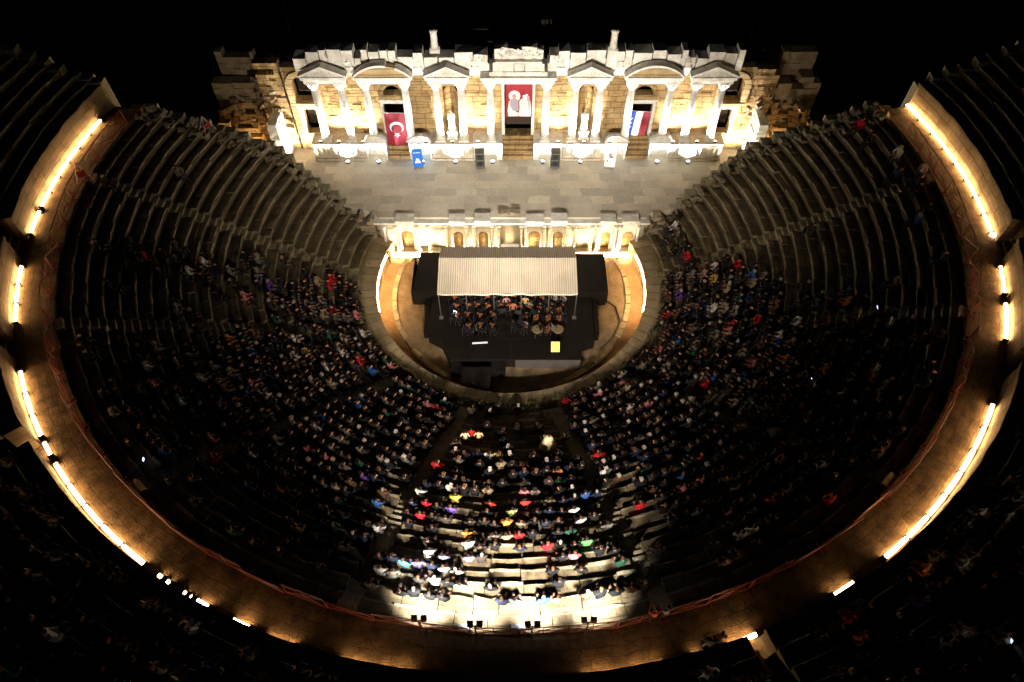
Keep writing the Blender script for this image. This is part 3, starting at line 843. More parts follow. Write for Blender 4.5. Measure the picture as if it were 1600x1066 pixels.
# finials on the entablature ends between pediments
for x in (-12.8, -7.6, -3.3, 3.2, 7.7, 12.8):
    mb = MB(); mb.box(x - .3, x + .3, 12.2, 12.8, 11.25, 11.75, 0, .04); mb.box(x - .22, x + .22, 12.25, 12.7, 11.75, 12.15, 0, .05); mb.lathe([(0.2, 12.1), (0.24, 12.25), (0.05, 12.5)], 8, (x, 12.5, 0))
    fb(mb, "pedestal_block", M_MARB)
# centre top: stacked blocks and the big carved slab
mb = MB()
mb.box(-2.2, 2.2, 11.75, YW + .6, 11.3, 11.62); 
mb.box(-1.95, -.35, 11.85, YW + .4, 11.62, 12.3, 0, .03); mb.box(-.33, .45, 11.9, YW + .4, 11.62, 12.22, 0, .03); mb.box(.47, 1.95, 11.85, YW + .4, 11.62, 12.25, 0, .03)
mb.box(-1.75, 1.75, 11.75, YW + .4, 12.3, 12.5, 0, .02)
fb(mb, "centre_blocks", M_MARB)
mb = MB()
x = -1.8
while x < 1.7:
    wv = random.uniform(.35, .7); mb.box(x, min(1.85, x + wv), 12.1, 12.75, 12.5, 13.35 + random.uniform(-.18, .12), 0, .03); x += wv
for i in range(46):
    x = random.uniform(-1.7, 1.7); z = random.uniform(12.65, 13.2); mb.lathe([(0.02, 0), (0.11, .06), (0.03, .16)], 6, (x, 12.06, z))
fb(mb, "carved_slab", M_MARB)
# attic wall of broken blocks behind the pediments
mb = MB()
x = -17.0
while x < 16.8:
    wv = random.uniform(.5, 1.5); x2 = min(x + wv, 17.0)
    if abs((x + x2) / 2) > 2.5:
        h = random.choice([1.4, 1.55, 1.65, 1.7, 1.1]); dy = random.uniform(-.12, .12)
        mb.box(x + .02, x2 - .02, 12.45 + dy, YW + .6, 11.31, 11.31 + h * .6, 0, .03)
        mb.box(x + .05, x2 - .05, 12.38 + dy, YW + .5, 11.31 + h * .6, 11.3 + h, 0, .02)
        fb(mb, "attic_block", M_MARB); mb = MB()
    x = x2
# two column stubs on the top
for x in (-6.25, 7.05):
    mb = MB(); mb.box(x - .36, x + .36, 12.3, YW + .3, 12.8, 13.1, 0, .02); mb.lathe([(0.28, 13.1), (0.26, 13.5), (0.24, 14.25), (.3, 14.3), (.3, 14.42)], 12, (x, 12.7, 0))
    fb(mb, "column_stub", M_MARB, True)
for x in (-2.7, 2.75):
    mb = MB(); mb.box(x - .5, x + .5, 12.3, YW + .5, 11.35, 12.0, 0, .05); mb.box(x - .42, x + .42, 12.2, YW + .3, 12.0, 12.75, 0, .06)
    for q in range(10): mb.lathe([(0.02, 0), (0.09, .06), (0.03, .14)], 5, (x + random.uniform(-.35, .35), 12.18, random.uniform(12.1, 12.6)))
    fb(mb, "carved_block", M_MARB)
# rear wall of the building
mb = MB()
for i in range(60):
    y = YW + 1.9 + random.random() * 4; x = random.uniform(-13, 13); wv = random.uniform(.3, 1.5)
    mb.box(x - wv, x + wv, y, y + random.uniform(.5, .9), 3.0, 10.9 + random.uniform(-.8, 1.0) , 0, .05)
fb(mb, "rear_wall", M_EARTH)

# side wings (ruined return walls), one each side
def rough_wall(mb, x0, x1, y0, y1, z0, ztop, bw=1.0, bh=.5, along='x', mi=0, ragged=.9):
    L0, L1 = (x0, x1) if along == 'x' else (y0, y1)
    z = z0; lvl = 0
    while z < ztop:
        p = L0 + (bw / 2 if lvl % 2 else 0) - bw / 2
        while p < L1:
            a, b2 = max(L0, p), min(L1, p + bw)
            if b2 - a > .12 and (z < ztop - 1.2 or random.random() < ragged - (z - ztop + 1.2) * .5):
                d = random.uniform(-.06, .06)
                if along == 'x': mb.box(a + .01, b2 - .01, y0 + d, y1 + d * .5, z + .008, z + bh - .008, mi, .018)
                else: mb.box(x0 + d, x1 + d * .5, a + .01, b2 - .01, z + .008, z + bh - .008, mi, .018)
            p += bw
        z += bh; lvl += 1
for sg, nm in ((-1, "left"), (1, "right")):
    W = empty("ruined_side_wing", (sg * 20.5, 12.5, Z_ST), "ruined masonry wing at the %s end of the stage building, lit orange" % nm, "ruin")
    def wb(mb, name, mats, sm=False):
        o = mb.build(name, mats, W, sm); o.location = -Vector(W.location); return o
    xa, xb = (-19.9, -18.0) if sg < 0 else (18.95, 20.9)
    mb = MB(); rough_wall(mb, xa, xb, 13.0, 13.8, Z_ST, 11.0 if sg > 0 else 11.2); wb(mb, "end_wall", M_WALL)
    mb = MB(); xw = -19.35 if sg < 0 else 19.75
    rough_wall(mb, xw, xw + .7, 10.7, 13.0, Z_ST, 7.4, .8, .45, 'y', 0, 1.6); wb(mb, "return_wall", M_MARB)
    # rear part further out
    mb = MB(); xo0, xo1 = (-24.2, -20.0) if sg < 0 else (21.0, 25.0)
    rough_wall(mb, xo0, xo1, 14.2, 15.2, 2.6, 9.6, 1.1, .5); 
    rough_wall(mb, xo0 + .6, xo1 - .6, 15.4, 16.3, 2.6, 10.8, 1.1, .5); wb(mb, "outer_wall", M_RUBB)
    # round vault apse lit from below
    mb = MB(); cx = -21.6 if sg < 0 else 22.2
    
    for lv in range(9):
        for q in range(12):
            if lv > 6 and random.random() < .45: continue
            aa = R_(8 + q * 14 + (7 if lv % 2 else 0)); M = Matrix.Translation((cx + 2.0 * math.cos(aa), 12.4 + 1.6 * math.sin(aa), 2.9 + lv * .52)) @ Matrix.Rotation(aa + math.pi / 2, 4, 'Z')
            mb.box(-.25, .25, -.2, .2, 0, .5, 0, .02, M)
    wb(mb, "apse_wall", M_WALLS)
    # tumbled blocks and thistles
    mb = MB()
    for i in range(95):
        x = sg * random.uniform(18.4, 23.2) + XC * .6; y = random.uniform(12.2, 14.6); z = random.uniform(6.2, 9.6) if abs(x) < 20.8 else random.uniform(3.2, 8.6)
        sz = random.uniform(.08, .30)
        M = Matrix.Translation((x, y, z)) @ Matrix.Rotation(random.random() * 3, 4, Vector((random.random(), random.random(), random.random())))
        mb = MB(); mb.box(-sz, sz, -sz * .6, sz * .6, -sz * .5, sz * .5, 0, .05, M)
        wb(mb, "fallen_block", M_RUBB)
    mb = MB(); xm0, xm1 = (-23.8, -20.6) if sg < 0 else (21.4, 24.6)
    rough_wall(mb, xm0, xm1, 12.0, 12.6, 2.4, 6.6, .9, .45, 'x', 0, .95); wb(mb, "flank_wall", M_WALL)
    # free standing door leaves / pier beside the stage
    P = empty("stone_pier", (sg * 20.4 + .3, 9.8, Z_ST), "leaning grey stone pier pair at the %s corner of the stage" % nm, "pier")
    for q, (dx, hh) in enumerate(((0.0, 2.3), (-1.3 * (1 if sg < 0 else -1), 1.8))):
        mb = MB(); M = Matrix.Translation((dx, q * .35, 0)) @ Matrix.Rotation(sg * R_(-28), 4, 'Z')
        mb.box(-.5, .5, -.18, .18, 0, hh, 0, .02, M); mb.box(-.58, -.46, -.24, .24, 0, hh + .08, 0, .02, M); mb.box(.46, .58, -.24, .24, 0, hh + .08, 0, .02, M)
        mb.box(-.6, .6, -.24, .24, hh, hh + .14, 0, .02, M)
        mb.build("pier", M_RUBB if q else M_MARB, P)
    # its lamp
    e, ch = lamp_proto(M_LENSC, (1.0, .93, .8), 3800, 'SPOT', (155, 150), "floodlight", .16)
    e.location = (sg * 18.4 + .6, 10.6, Z_ST); tag(e, "bright floodlight at the foot of the %s return wall" % nm, "floodlight", GF)
    e, ch = lamp_proto(M_LENSW, (1.0, .66, .34), 3000, 'SPOT', (165, 150), "floodlight", .12)
    e.location = (sg * 21.4 + .4, 11.6, 2.95 if sg < 0 else 2.95); tag(e, "orange floodlight behind the %s stone pier pair" % nm, "floodlight", GF)

CP = empty("broken_pier", (-11.6, 4.9, 0), "rough broken masonry pier at the left corner of the low stage wall", "pier")
mb = MB(); rough_wall(mb, -12.0, -10.8, 4.35, 5.3, 1.0, 4.0, .6, .38, 'x', 0, .8); oo = mb.build("masonry", M_RUBB, CP); oo.location = -Vector(CP.location)
CP = empty("broken_pier", (11.6, 4.9, 0), "rough broken masonry pier at the right corner of the low stage wall", "pier")
mb = MB(); rough_wall(mb, 10.95, 12.2, 4.45, 5.3, 1.0, 3.5, .6, .38, 'x', 0, .8); oo = mb.build("masonry", M_RUBB, CP); oo.location = -Vector(CP.location)
# scattered ruins behind the building
rb = MB()
for i in range(150):
    x = random.uniform(-26, 28); y = random.uniform(19, 30); s = random.uniform(.3, 1.0)
    M = Matrix.Translation((x, y, hill(x, y) + s * .4)) @ Matrix.Rotation(random.random() * 3, 4, 'Z')
    rb.box(-s * 1.3, s * 1.3, -s * .5, s * .5, -s * .5, s * .5, 0, .08, M)
tag(rb.build("rubble", M_RUBB), "dark fallen blocks strewn behind the stage building", "rubble", kind="stuff")

# statues
def skin_body(name, verts, edges, radii, levels=1, root=0):
    me = bpy.data.meshes.new(name); me.from_pydata(verts, edges, []); o = bpy.data.objects.new(name, me); COL.objects.link(o)
    md = o.modifiers.new("s", 'SKIN'); md.use_smooth_shade = True; md.branch_smoothing = 0.3
    for i, r in enumerate(radii):
        sv = me.skin_vertices[0].data[i]; rr = r if isinstance(r, tuple) else (r, r); sv.radius = rr; sv.use_root = (i == root)
    if levels: s2 = o.modifiers.new("u", 'SUBSURF'); s2.levels = levels; s2.render_levels = levels
    dg = bpy.context.evaluated_depsgraph_get(); dg.update()
    new = bpy.data.meshes.new_from_object(o.evaluated_get(dg)); new.name = name
    bpy.data.objects.remove(o); bpy.data.meshes.remove(me)
    return new
# ------------------------------------------------------------------ people
def person_mesh(pose, level, fingers, hair=0, name="person_body"):
    """local frame: faces +Y, x right. seated: origin on the seat surface under the pelvis. standing: origin between the feet."""
    V = []; E = []; Rd = []
    def add(p, r, par=None):
        V.append(p); Rd.append(r)
        if par is not None: E.append((par, len(V) - 1))
        return len(V) - 1
    stand = pose.startswith('stand')
    bz = 0.92 if stand else 0.11
    lean = {'seat_a': 0.02, 'seat_b': 0.10, 'seat_c': -0.05, 'play': 0.06, 'cello': 0.05}.get(pose, 0.0)
    turn = {'seat_b': 0.03, 'seat_c': -0.04}.get(pose, 0)
    pel = add((0, 0, bz), (0.15, 0.11))
    wst = add((0, lean * .4, bz + .2), (0.135, 0.10), pel)
    che = add((0, lean * .8, bz + .38), (0.165, 0.11), wst)
    nkb = add((0, lean + .01, bz + .53), (0.065, 0.06), che)
    nk = add((turn * .5, lean + .02, bz + .59), (0.055, 0.055), nkb)
    hd = add((turn, lean + .045, bz + .69), (0.082, 0.092), nk)
    tp = add((turn, lean + .035, bz + .78), (0.062, 0.072), hd)
    for s in (-1, 1):
        if stand:
            hp = add((s * .09, 0, .84), .10, pel); kn = add((s * .11, .02, .48), .065, hp); an = add((s * .12, -.01, .08), .042, kn); ft = add((s * .14, .14, .035), (.045, .03), an)
        else:
            hp = add((s * .10, .06, bz - .01), .10, pel); kn = add((s * (.13 + (.05 if pose in ('cello',) else 0)), .42, .12), .067, hp)
            an = add((s * .13, .46 + (.03 if pose == 'seat_b' else 0), -.30), .043, kn); ft = add((s * .14, .60, -.355), (.045, .032), an)
        sh = add((s * .19, lean + .0, bz + .47), .062, che)
        if pose == 'seat_b': el, ha = (s * .25, .16 + lean, bz + .22), (s * .06, .34, bz + .14)
        elif pose == 'seat_c': el, ha = (s * .27, .02, bz + .2), (s * .13, .26, bz + .06)
        elif pose == 'play': el, ha = ((-.30, .14, bz + .36), (-.20, .36, bz + .5)) if s < 0 else ((.30, .12, bz + .3), (.10, .34, bz + .42))
        elif pose == 'cello': el, ha = ((-.28, .18, bz + .38), (-.10, .30, bz + .5)) if s < 0 else ((.30, .2, bz + .25), (.2, .42, bz + .14))
        elif pose == 'stand_phone': el, ha = (s * .24, .1, bz + .24), (s * .06, .32, bz + .4)
        elif pose == 'stand_wide': el, ha = (s * .34, .04, bz + .26), (s * .42, .2, bz + .1)
        elif stand: el, ha = (s * .25, -.02, bz + .2), (s * .26, .08, bz - .05)
        else: el, ha = (s * .24, .1, bz + .22), (s * .11, .32, bz + .09)
        e_ = add(el, .043, sh); w_ = add(tuple(Vector(el).lerp(Vector(ha), .8)), .03, e_)
        h_ = add(ha, (.036, .02), w_)
        if fingers:
            d = (Vector(ha) - Vector(el)).normalized(); side = d.cross(Vector((0, 0, 1))).normalized(); dn = Vector((0, 0, -1))
            for q, (ln, off) in enumerate(((.055, -.03), (.07, -.011), (.068, .009), (.052, .028))):
                k1 = Vector(ha) + d * .045 + side * off; k2 = k1 + d * ln * .55 + dn * .008; k3 = k2 + d * ln * .35 + dn * .03
                f1 = add(tuple(k1), .010, h_); f2 = add(tuple(k2), .009, f1); add(tuple(k3), .008, f2)
            t1 = Vector(ha) - side * s * .035 + d * .01; t2 = t1 - side * s * .02 + d * .035
            f1 = add(tuple(t1), .011, h_); add(tuple(t2), .009, f1)
    me = skin_body(name, V, E, Rd, level)
    for m_ in (M_CLOTH, M_TROUS, M_SKIN, M_HAIRS[hair], M_SHOE): me.materials.append(m_)
    hc = Vector(V[hd]); wristlist = [Vector(V[i]) for i in range(len(V)) if Rd[i] == (.036, .02)]
    for p in me.polygons:
        c = p.center
        if c.z > bz + .565:
            dy = c.y - hc.y
            p.material_index = 3 if (c.z > hc.z + .045 or dy < -.02) and c.z > bz + .6 else 2
        elif any((c - wv).length < .085 for wv in wristlist): p.material_index = 2
        elif c.z < (.10 if stand else -.27): p.material_index = 4
        elif (c.z < bz + .02 and stand) or (not stand and (c.y > .14 and c.z < bz + .07 or c.z < bz - .04)): p.material_index = 1
        else: p.material_index = 0
    if level:
        # face: brow, nose and chin pushed out of the head surface
        for v in me.vertices:
            d = v.co - hc
            if abs(d.x) < .02 and d.y > .05 and abs(d.z) < .025: v.co.y += .022
            if abs(d.x) < .03 and d.y > .04 and -.08 < d.z < -.045: v.co.y += .008
    me.polygons.foreach_set("use_smooth", [True] * len(me.polygons))
    return me
PM = {}
for ps in ('seat_a', 'seat_b', 'seat_c', 'play', 'cello', 'stand', 'stand_phone', 'stand_wide'):
    for hcol in ((0, 1, 2) if ps.startswith('seat') else (0, 1)):
        PM[ps, hcol] = person_mesh(ps, 1, True, hcol)
LOWM = {}
for ps in ('seat_a', 'seat_b', 'seat_c'):
    me = person_mesh(ps, 0, False, 0, "crowd_body")
    LOWM[ps] = ([tuple(v.co) for v in me.vertices], [tuple(p.vertices) for p in me.polygons], [p.material_index for p in me.polygons])
    bpy.data.meshes.remove(me)

PAL = [("black", (.012, .012, .014), 48), ("charcoal", (.038, .033, .03), 20), ("dark blue", (.015, .022, .055), 7), ("navy", (.016, .02, .038), 5), ("white", (.6, .6, .6), 6), ("grey", (.17, .155, .14), 9),
       ("beige", (.28, .22, .15), 5), ("red", (.4, .015, .025), 2.5), ("pink", (.6, .2, .25), 2), ("dark green", (.02, .08, .05), 3), ("brown", (.10, .055, .03), 5), ("blue", (.03, .1, .3), 2), ("yellow", (.4, .3, .06), 1), ("purple", (.1, .05, .25), 1), ("orange", (.6, .2, .04), 1)]
def pick():
    t = random.random() * sum(p[2] for p in PAL)
    for p in PAL:
        t -= p[2]
        if t <= 0: return p
    return PAL[0]
CAMROT = cam.rotation_euler.to_matrix().transposed()
def project(p):
    q = CAMROT @ (Vector(p) - CAMP)
    if q.z >= 0: return (-1, -1, 0)
    return (800 + 1066.67 * q.x / -q.z, 533 - 1066.67 * q.y / -q.z, -q.z)

def occupied(a, k, r, ae, x_, y_):
    """share of seats taken, from where the photograph shows people"""
    if not stair_free(a, r, .36): return 0
    px, py, dep = project(pol(r + .3, a, Z0 + (k + 1) * DZ + .4))
    # centre box, almost empty
    if -17 < a < 16 and k < 2: return 0.35
    if -13 < a < 12 and 2 <= k < 7: return 0.12
    # floodlit benches at the top of the centre wedge
    if -14 < a < 13 and k >= 17:
        if k == 17: return 0.9 if px < 760 else 0.7
        if k == 18: return 0.9 if px < 745 else (0.4 if px < 925 else .3)
        if k == 19: return 0.85 if px < 740 else (0.75 if 860 < px < 900 else 0.03)
        if k == 20: return 0.85 if (px < 700 or 765 < px < 820 or px > 870) else 0.05
        return 0.6 if px < 700 or 930 < px else 0.04
    if 14.5 < a < 18.5 and k >= 11: return .15
    if -19.5 < a < -15 and k >= 9: return .3
    if r > 25.2 and abs(a) > 17: return .5 if abs(a) < 62 else .1
    if -14 < a < 13 and 7 <= k < 17: return .92 if math.sin(a * 1.3 + k * 2.1) > -.75 else .4
    if px < 800:
        lim = 372 + (px - 200) * 0.02 if px < 230 else 372 + (px - 230) * .17
        if py < lim: return 0.012
        d = .86 if py > lim + 40 else .6
        if py < 520 and px < 210: d = .35
        if py < 520 and 210 < px < 420: d *= .55
        if px < 330 and py < 560 and py > 440: d *= .35
        if r > 23 and a < -20: d *= .8
        return d
    lim = 395 + max(0, (px - 1070)) * .12
    if px > 1230: lim = 440 + (px - 1230) * .16
    if py < lim and not (1045 < px < 1075 and py > 350): return 0.014
    d = .88
    if px > 1200 and py < 520: d = .55
    if 1150 < px and py < 460: d *= .7
    return d
seats = []
for k in range(NR - 1):
    r = R0 + k * DR; z = Z0 + (k + 1) * DZ; ae = row_end(r)
    a = -ae + 1
    i = 0
    while a < ae - 1:
        step = math.degrees(random.uniform(.54, .70) / r)
        x_, y_, _ = pol(r, a, 0)
        cl = math.sin(a * .9 + k * 1.7) + math.sin(a * 2.3 - k * .8) + .6 * math.sin(a * .37 + k * .5)
        if random.random() < occupied(a, k, r, ae, x_, y_) * (.4 if cl < -.9 else 1):
            seats.append((k, a, r + .30, z + .0))
        a += step
spect = []
for k, a, r, z in seats:
    p = pol(r, a, z); px, py, dep = project((p[0], p[1], p[2] + .4))
    if not (-10 < px < 1610 and -10 < py < 1076): continue
    spect.append((dep, k, a, r, z, p, px, py))
spect.sort(key=lambda q: q[0])
print("SEATED", len(spect))
N_IND = 236
ind, rest = spect[:N_IND], spect[N_IND:]
rownames = ["first", "second", "third", "fourth", "fifth", "sixth", "seventh", "eighth", "ninth", "tenth", "eleventh", "twelfth", "thirteenth", "fourteenth", "fifteenth", "sixteenth", "seventeenth", "eighteenth", "nineteenth", "twentieth",
            "twenty-first", "twenty-second", "twenty-third", "twenty-fourth", "twenty-fifth", "twenty-sixth", "twenty-seventh", "twenty-eighth", "twenty-ninth", "thirtieth"]
def wedge(a):
    for i in range(len(STAIRS_S) - 1):
        if STAIRS_S[i] < a < STAIRS_S[i+1]: return i
    return -1 if a < STAIRS_S[0] else 99
WN = {3: "centre wedge", 2: "wedge left of centre", 4: "wedge right of centre", 1: "second wedge left", 5: "second wedge right"}
groups = {}
for q in ind: groups.setdefault((q[1], wedge(q[2])), []).append(q)
# colours fixed where the photograph shows a plain colour
FIXED = [((710, 798), "purple", (.14, .08, .5)), ((700, 742), "yellow", (.7, .6, .1)), ((740, 772), "red", (.7, .05, .03)), ((820, 725), "red", (.6, .04, .03)), ((922, 832), "green", (.1, .5, .12)),
         ((680, 866), "white", (.8, .78, .95)), ((662, 868), "purple", (.22, .18, .42)), ((700, 865), "lilac", (.5, .45, .8)), ((713, 865), "white", (.85, .85, .85)), ((732, 865), "grey", (.25, .22, .38)), ((638, 872), "blue", (.1, .35, .7)),
         ((684, 905), "white", (.8, .8, .8)), ((712, 908), "pale green", (.45, .6, .45)), ((680, 758), "white", (.8, .8, .8)), ((805, 810), "yellow", (.5, .55, .2)), ((786, 812), "orange", (.7, .3, .06)), ((893, 808), "white", (.8, .8, .8))]
used_f = set()
fixed_for = {}
for j, (pt, nm, cc) in enumerate(FIXED):
    best = min((q for q in ind if id(q) not in used_f), key=lambda q: (q[6] - pt[0]) ** 2 + (q[7] - pt[1]) ** 2)
    used_f.add(id(best)); fixed_for[id(best)] = (nm, cc)
for (k, wd), qs in groups.items():
    qs.sort(key=lambda q: q[2])
    for i, q in enumerate(qs):
        dep, k, a, r, z, p, px, py = q
        nm, cc, _ = pick()
        if id(q) in fixed_for: nm, cc = fixed_for[id(q)]
        ps = random.choice(('seat_a', 'seat_b', 'seat_c')); hc = random.choice((0, 0, 0, 0, 1, 1, 1, 2))
        o = bpy.data.objects.new("person", PM[ps, hc]); COL.objects.link(o)
        o.location = p; o.rotation_euler = (0, 0, R_(a) + random.uniform(-.25, .25)); sc = random.uniform(1.06, 1.2); o.scale = (sc * 1.05, sc, sc)
        v = random.uniform(.8, 1.15); o.color = (cc[0] * v, cc[1] * v, cc[2] * v, 1)
        fromtop = NR - 1 - k
        pos = "only one there" if len(qs) == 1 else rownames[min(i, 29)] + " from left"
        o["label"] = "%s-topped spectator, %s row below walkway, %s, %s" % (nm, rownames[fromtop], WN.get(wd, "side wedge"), pos)
        o["category"] = "person"; o["group"] = "spectators seated in the lower seating"
def crowd_mesh(name, items):
    vs, fs, cols = [], [], []
    for (p, rz, tint, hairc, ps) in items:
        V, Fc, Mi = LOWM[ps]; b = len(vs); c, s = math.cos(rz), math.sin(rz); sc = random.uniform(1.06, 1.2); w_ = sc * random.uniform(1, 1.12)
        for x, y, z in V: vs.append((p[0] + (x * c * w_ - y * s * sc), p[1] + (x * s * w_ + y * c * sc), p[2] + z * sc))
        pal = [tint, (.03, .03, .04), (.36, .19, .115), hairc, (.05, .045, .04)]
        for f, mi in zip(Fc, Mi):
            fs.append(tuple(b + i for i in f)); cols.append(pal[mi])
    me = bpy.data.meshes.new(name); me.from_pydata(vs, [], fs); me.materials.append(M_CROWD)
    at = me.attributes.new("tint", 'FLOAT_COLOR', 'FACE'); flat = []
    for c in cols: flat += [c[0], c[1], c[2], 1.0]
    at.data.foreach_set("color", flat); me.update()
    o = bpy.data.objects.new(name, me); COL.objects.link(o); return o
HC = [(.015, .01, .008), (.08, .04, .02), (.35, .33, .3), (.2, .11, .05)]
items = []
for (dep, k, a, r, z, p, px, py) in rest:
    cc = pick()[1]
    items.append((p, R_(a) + random.uniform(-.3, .3), cc, random.choice(HC[:3] + HC[:1] * 3), random.choice(('seat_a', 'seat_b', 'seat_c'))))
tag(crowd_mesh("seated_crowd", items), "dense seated crowd filling the lower seats further from the camera", "crowd", kind="stuff")
items = []
for k in range(NU):
    r = R_W + .75 + k * .76 + .3; z = Z_U + (k + 1) * .42 - .2
    a = -75.0
    while a < 72:
        a += math.degrees(random.uniform(.55, .8) / r)
        p = pol(r, a, z); px, py, dep = project(p)
        if not (-30 < px < 1630 and -30 < py < 1090): continue
        if any(abs(a - g_) < GHALF[g_] + 1 for g_ in GATES): continue
        dens = .6 if abs(a) < 55 else .12
        if random.random() < dens:
            items.append((p, R_(a) + random.uniform(-.3, .3), pick()[1], random.choice(HC), random.choice(('seat_a', 'seat_b', 'seat_c'))))
tag(crowd_mesh("upper_crowd", items), "dim seated crowd on the dark upper rows at the picture's lower corners", "crowd", kind="stuff")

def place_person(pose, loc, face, col, label, hair=0, cat="person", group=None):
    o = bpy.data.objects.new("person", PM[pose, hair]); COL.objects.link(o); o.location = loc; o.rotation_euler = (0, 0, face); o.color = (*col, 1)
    return tag(o, label, cat, group)
def ground_pt(px, py, z):
    v = Vector(((px - 800) / 1066.67, -(py - 533) / 1066.67, -1)); d = cam.rotation_euler.to_matrix() @ v
    t = (z - CAMP.z) / d.z; q = CAMP + d * t; return q
# people standing
def rowpt(px, py, stand=0.9):
    for k in range(NR):
        r = R0 + k * DR; z = Z0 + (k + 1) * DZ
        q = ground_pt(px, py, z + stand); rr = math.hypot(q.x, q.y)
        if r <= rr < r + DR: return Vector((q.x, q.y, z)), math.degrees(math.atan2(q.x, -q.y))
    return Vector((q.x, q.y, z)), 0
q, a = rowpt(857, 690)
cape = None
place_person('stand', q, R_(180), (.6, .5, .3), "person standing in a long cream cape at the empty centre box", 1)
mb = MB(); mb.lathe([(.55, .08), (.47, .4), (.36, .85), (.25, 1.3), (.12, 1.5)], 18, (q.x, q.y, q.z), 0, 60, 420)
M_CREAM = plain("cream_cloth", (.62, .50, .30), .9)
tag(mb.build("cape", M_CREAM, None, True), "long cream cape spread round the person at the centre box", "cape")
for (px, py, cc, nm, ps, hh) in ((727, 684, (.62, .5, .33), "cream", 'stand', 1), (737, 680, (.6, .02, .02), "bright red", 'stand', 0), (748, 683, (.55, .42, .22), "tan", 'stand', 0)):
    q, a = rowpt(px, py); place_person(ps, q, R_(0), cc, "person in %s top standing beside the empty centre box, below the canopy" % nm)
q = ground_pt(599, 396, .9); place_person('stand', (q.x + .35, q.y - .3, 0), R_(200), (.65, .03, .03), "person in red top standing by the left end of the low stage wall")
for px, py, cc, nm in ((1040, 958, (.25, .25, .27), "grey"), (1022, 962, (.5, .1, .05), "rust red")):
    q = ground_pt(px, py, Z_D + .8); place_person('stand_phone', (q.x, q.y, Z_D), R_(20), cc, "person in %s top at the walkway barrier, lower right of the floodlights" % nm)
for i, (px, py, cc, nm) in enumerate(((1108, 1005, (.02, .02, .02), "black"), (1122, 998, (.3, .18, .1), "brown"), (340, 968, (.02, .02, .02), "black"))):
    q = ground_pt(px, py, Z_D + .8); place_person('stand', (q.x, q.y, Z_D), R_(-10), cc, ["guard in black jacket standing beside the bottom right gate light", "guard in brown jacket standing beside the bottom right gate light", "guard in black standing between short light strips at lower left"][i])
q = ground_pt(1440, 268, Z_D + .9)
place_person('stand', (q.x, q.y, Z_D), R_(120), (.6, .35, .35), "person in pale pink top standing on the right walkway near its top")

# statues in the niches
def statue(x, label):
    sm = person_mesh('stand', 1, False, 0, "statue_body"); sm.materials.clear(); sm.materials.append(M_MARB)
    for p in sm.polygons: p.material_index = 0
    e = empty("statue", (XC + x, 12.35, ZP), label, "statue", "marble statues between columns")
    mb = MB(); mb.box(-.45, .45, -.35, .35, 0, .2); mb.box(-.36, .36, -.28, .28, .2, .62); mb.box(-.42, .42, -.33, .33, .62, .74); mb.build("plinth", M_MARB, e)
    o = bpy.data.objects.new("figure", sm); COL.objects.link(o); o.parent = e; o.location = (0, 0, .74); o.rotation_euler = (0, 0, math.pi); o.scale = (1.12, 1.12, 1.12)
    mb = MB()
    n = 20; prof = [(.30, .76), (.31, 1.2), (.25, 1.7), (.22, 2.0), (.25, 2.2), (.15, 2.36)]
    for rr_, z in prof:
        for i in range(n):
            a = 2 * math.pi * i / n; k = 1 + .07 * math.sin(a * 7)
            mb.v.append((rr_ * k * math.cos(a), rr_ * k * .8 * math.sin(a), z))
    for j in range(len(prof) - 1):
        for i in range(n): mb.f.append((j*n + i, j*n + (i+1) % n, (j+1)*n + (i+1) % n, (j+1)*n + i)); mb.m.append(0)
    mb.build("robe", M_MARB, e, True)
statue(-5.42, "white marble robed statue between the columns left of the centre door")
statue(5.42, "white marble robed statue between the columns right of the centre door")

# ------------------------------------------------------------------ flags, banners, boxes on the stage
M_FRED = plain("red_flag_cloth", (.22, .002, .009), .8, noise=.12, scale=2)
M_FWHITE = plain("white_flag_cloth", (.8, .8, .8), .8, noise=.05)
M_FBLUE = plain("blue_flag_cloth", (.012, .04, .3), .8)
def cloth(mb, x0, x1, z0, z1, y, mi=0, nx=10, nz=8, amp=.03, ph=0):
    b = len(mb.v)
    for i in range(nx + 1):
        for j in range(nz + 1):
            x = x0 + (x1 - x0) * i / nx; z = z0 + (z1 - z0) * j / nz
            mb.v.append((x, y + amp * math.sin(x * 6 + ph + z * .4), z))
    for i in range(nx):
        for j in range(nz):
            mb.f.append((b + i*(nz+1) + j, b + (i+1)*(nz+1) + j, b + (i+1)*(nz+1) + j + 1, b + i*(nz+1) + j + 1)); mb.m.append(mi)
def wavepoly(mb, pts, y, amp=.03, mi=0, ph=0):
    mb.quad([(x, y + amp * math.sin(x * 6 + ph + z * .4), z) for x, z in pts], mi)
YFL = 12.0
# crescent and star flag, hung vertically
F1 = empty("flag", (-9.32, YFL, 7.85), "large red flag with white crescent and star hanging in the left doorway", "flag")
mb = MB(); cloth(mb, -.88, .88, -3.1, 0, 0, amp=.03); mb.build("flag_cloth", M_FRED, F1)
mb = MB(); cx, cz = 0.0, -1.35
outer = []; inner = []
for i in range(25):   # crescent opening downwards
    a = R_(-60 + 300 * i / 24 ) ; 
    outer.append((cx + .56 * math.cos(a), cz + .56 * math.sin(a)))
    inner.append((cx + .45 * math.cos(a), cz - .14 + .45 * math.sin(a)))
for i in range(24):
    (xa, za), (xb, zb), (xc, zc), (xd, zd) = outer[i], outer[i+1], inner[i+1], inner[i]
    mb.quad([(x, -.012 + .03 * math.sin(x * 6 + z * .4), z) for x, z in ((xa, za), (xb, zb), (xc, zc), (xd, zd))])
sp_ = []
for i in range(10):
    a = R_(-90 + i * 36); rr_ = .27 if i % 2 == 0 else .11; sp_.append((cx + rr_ * math.cos(a), cz - .72 + rr_ * math.sin(a)))
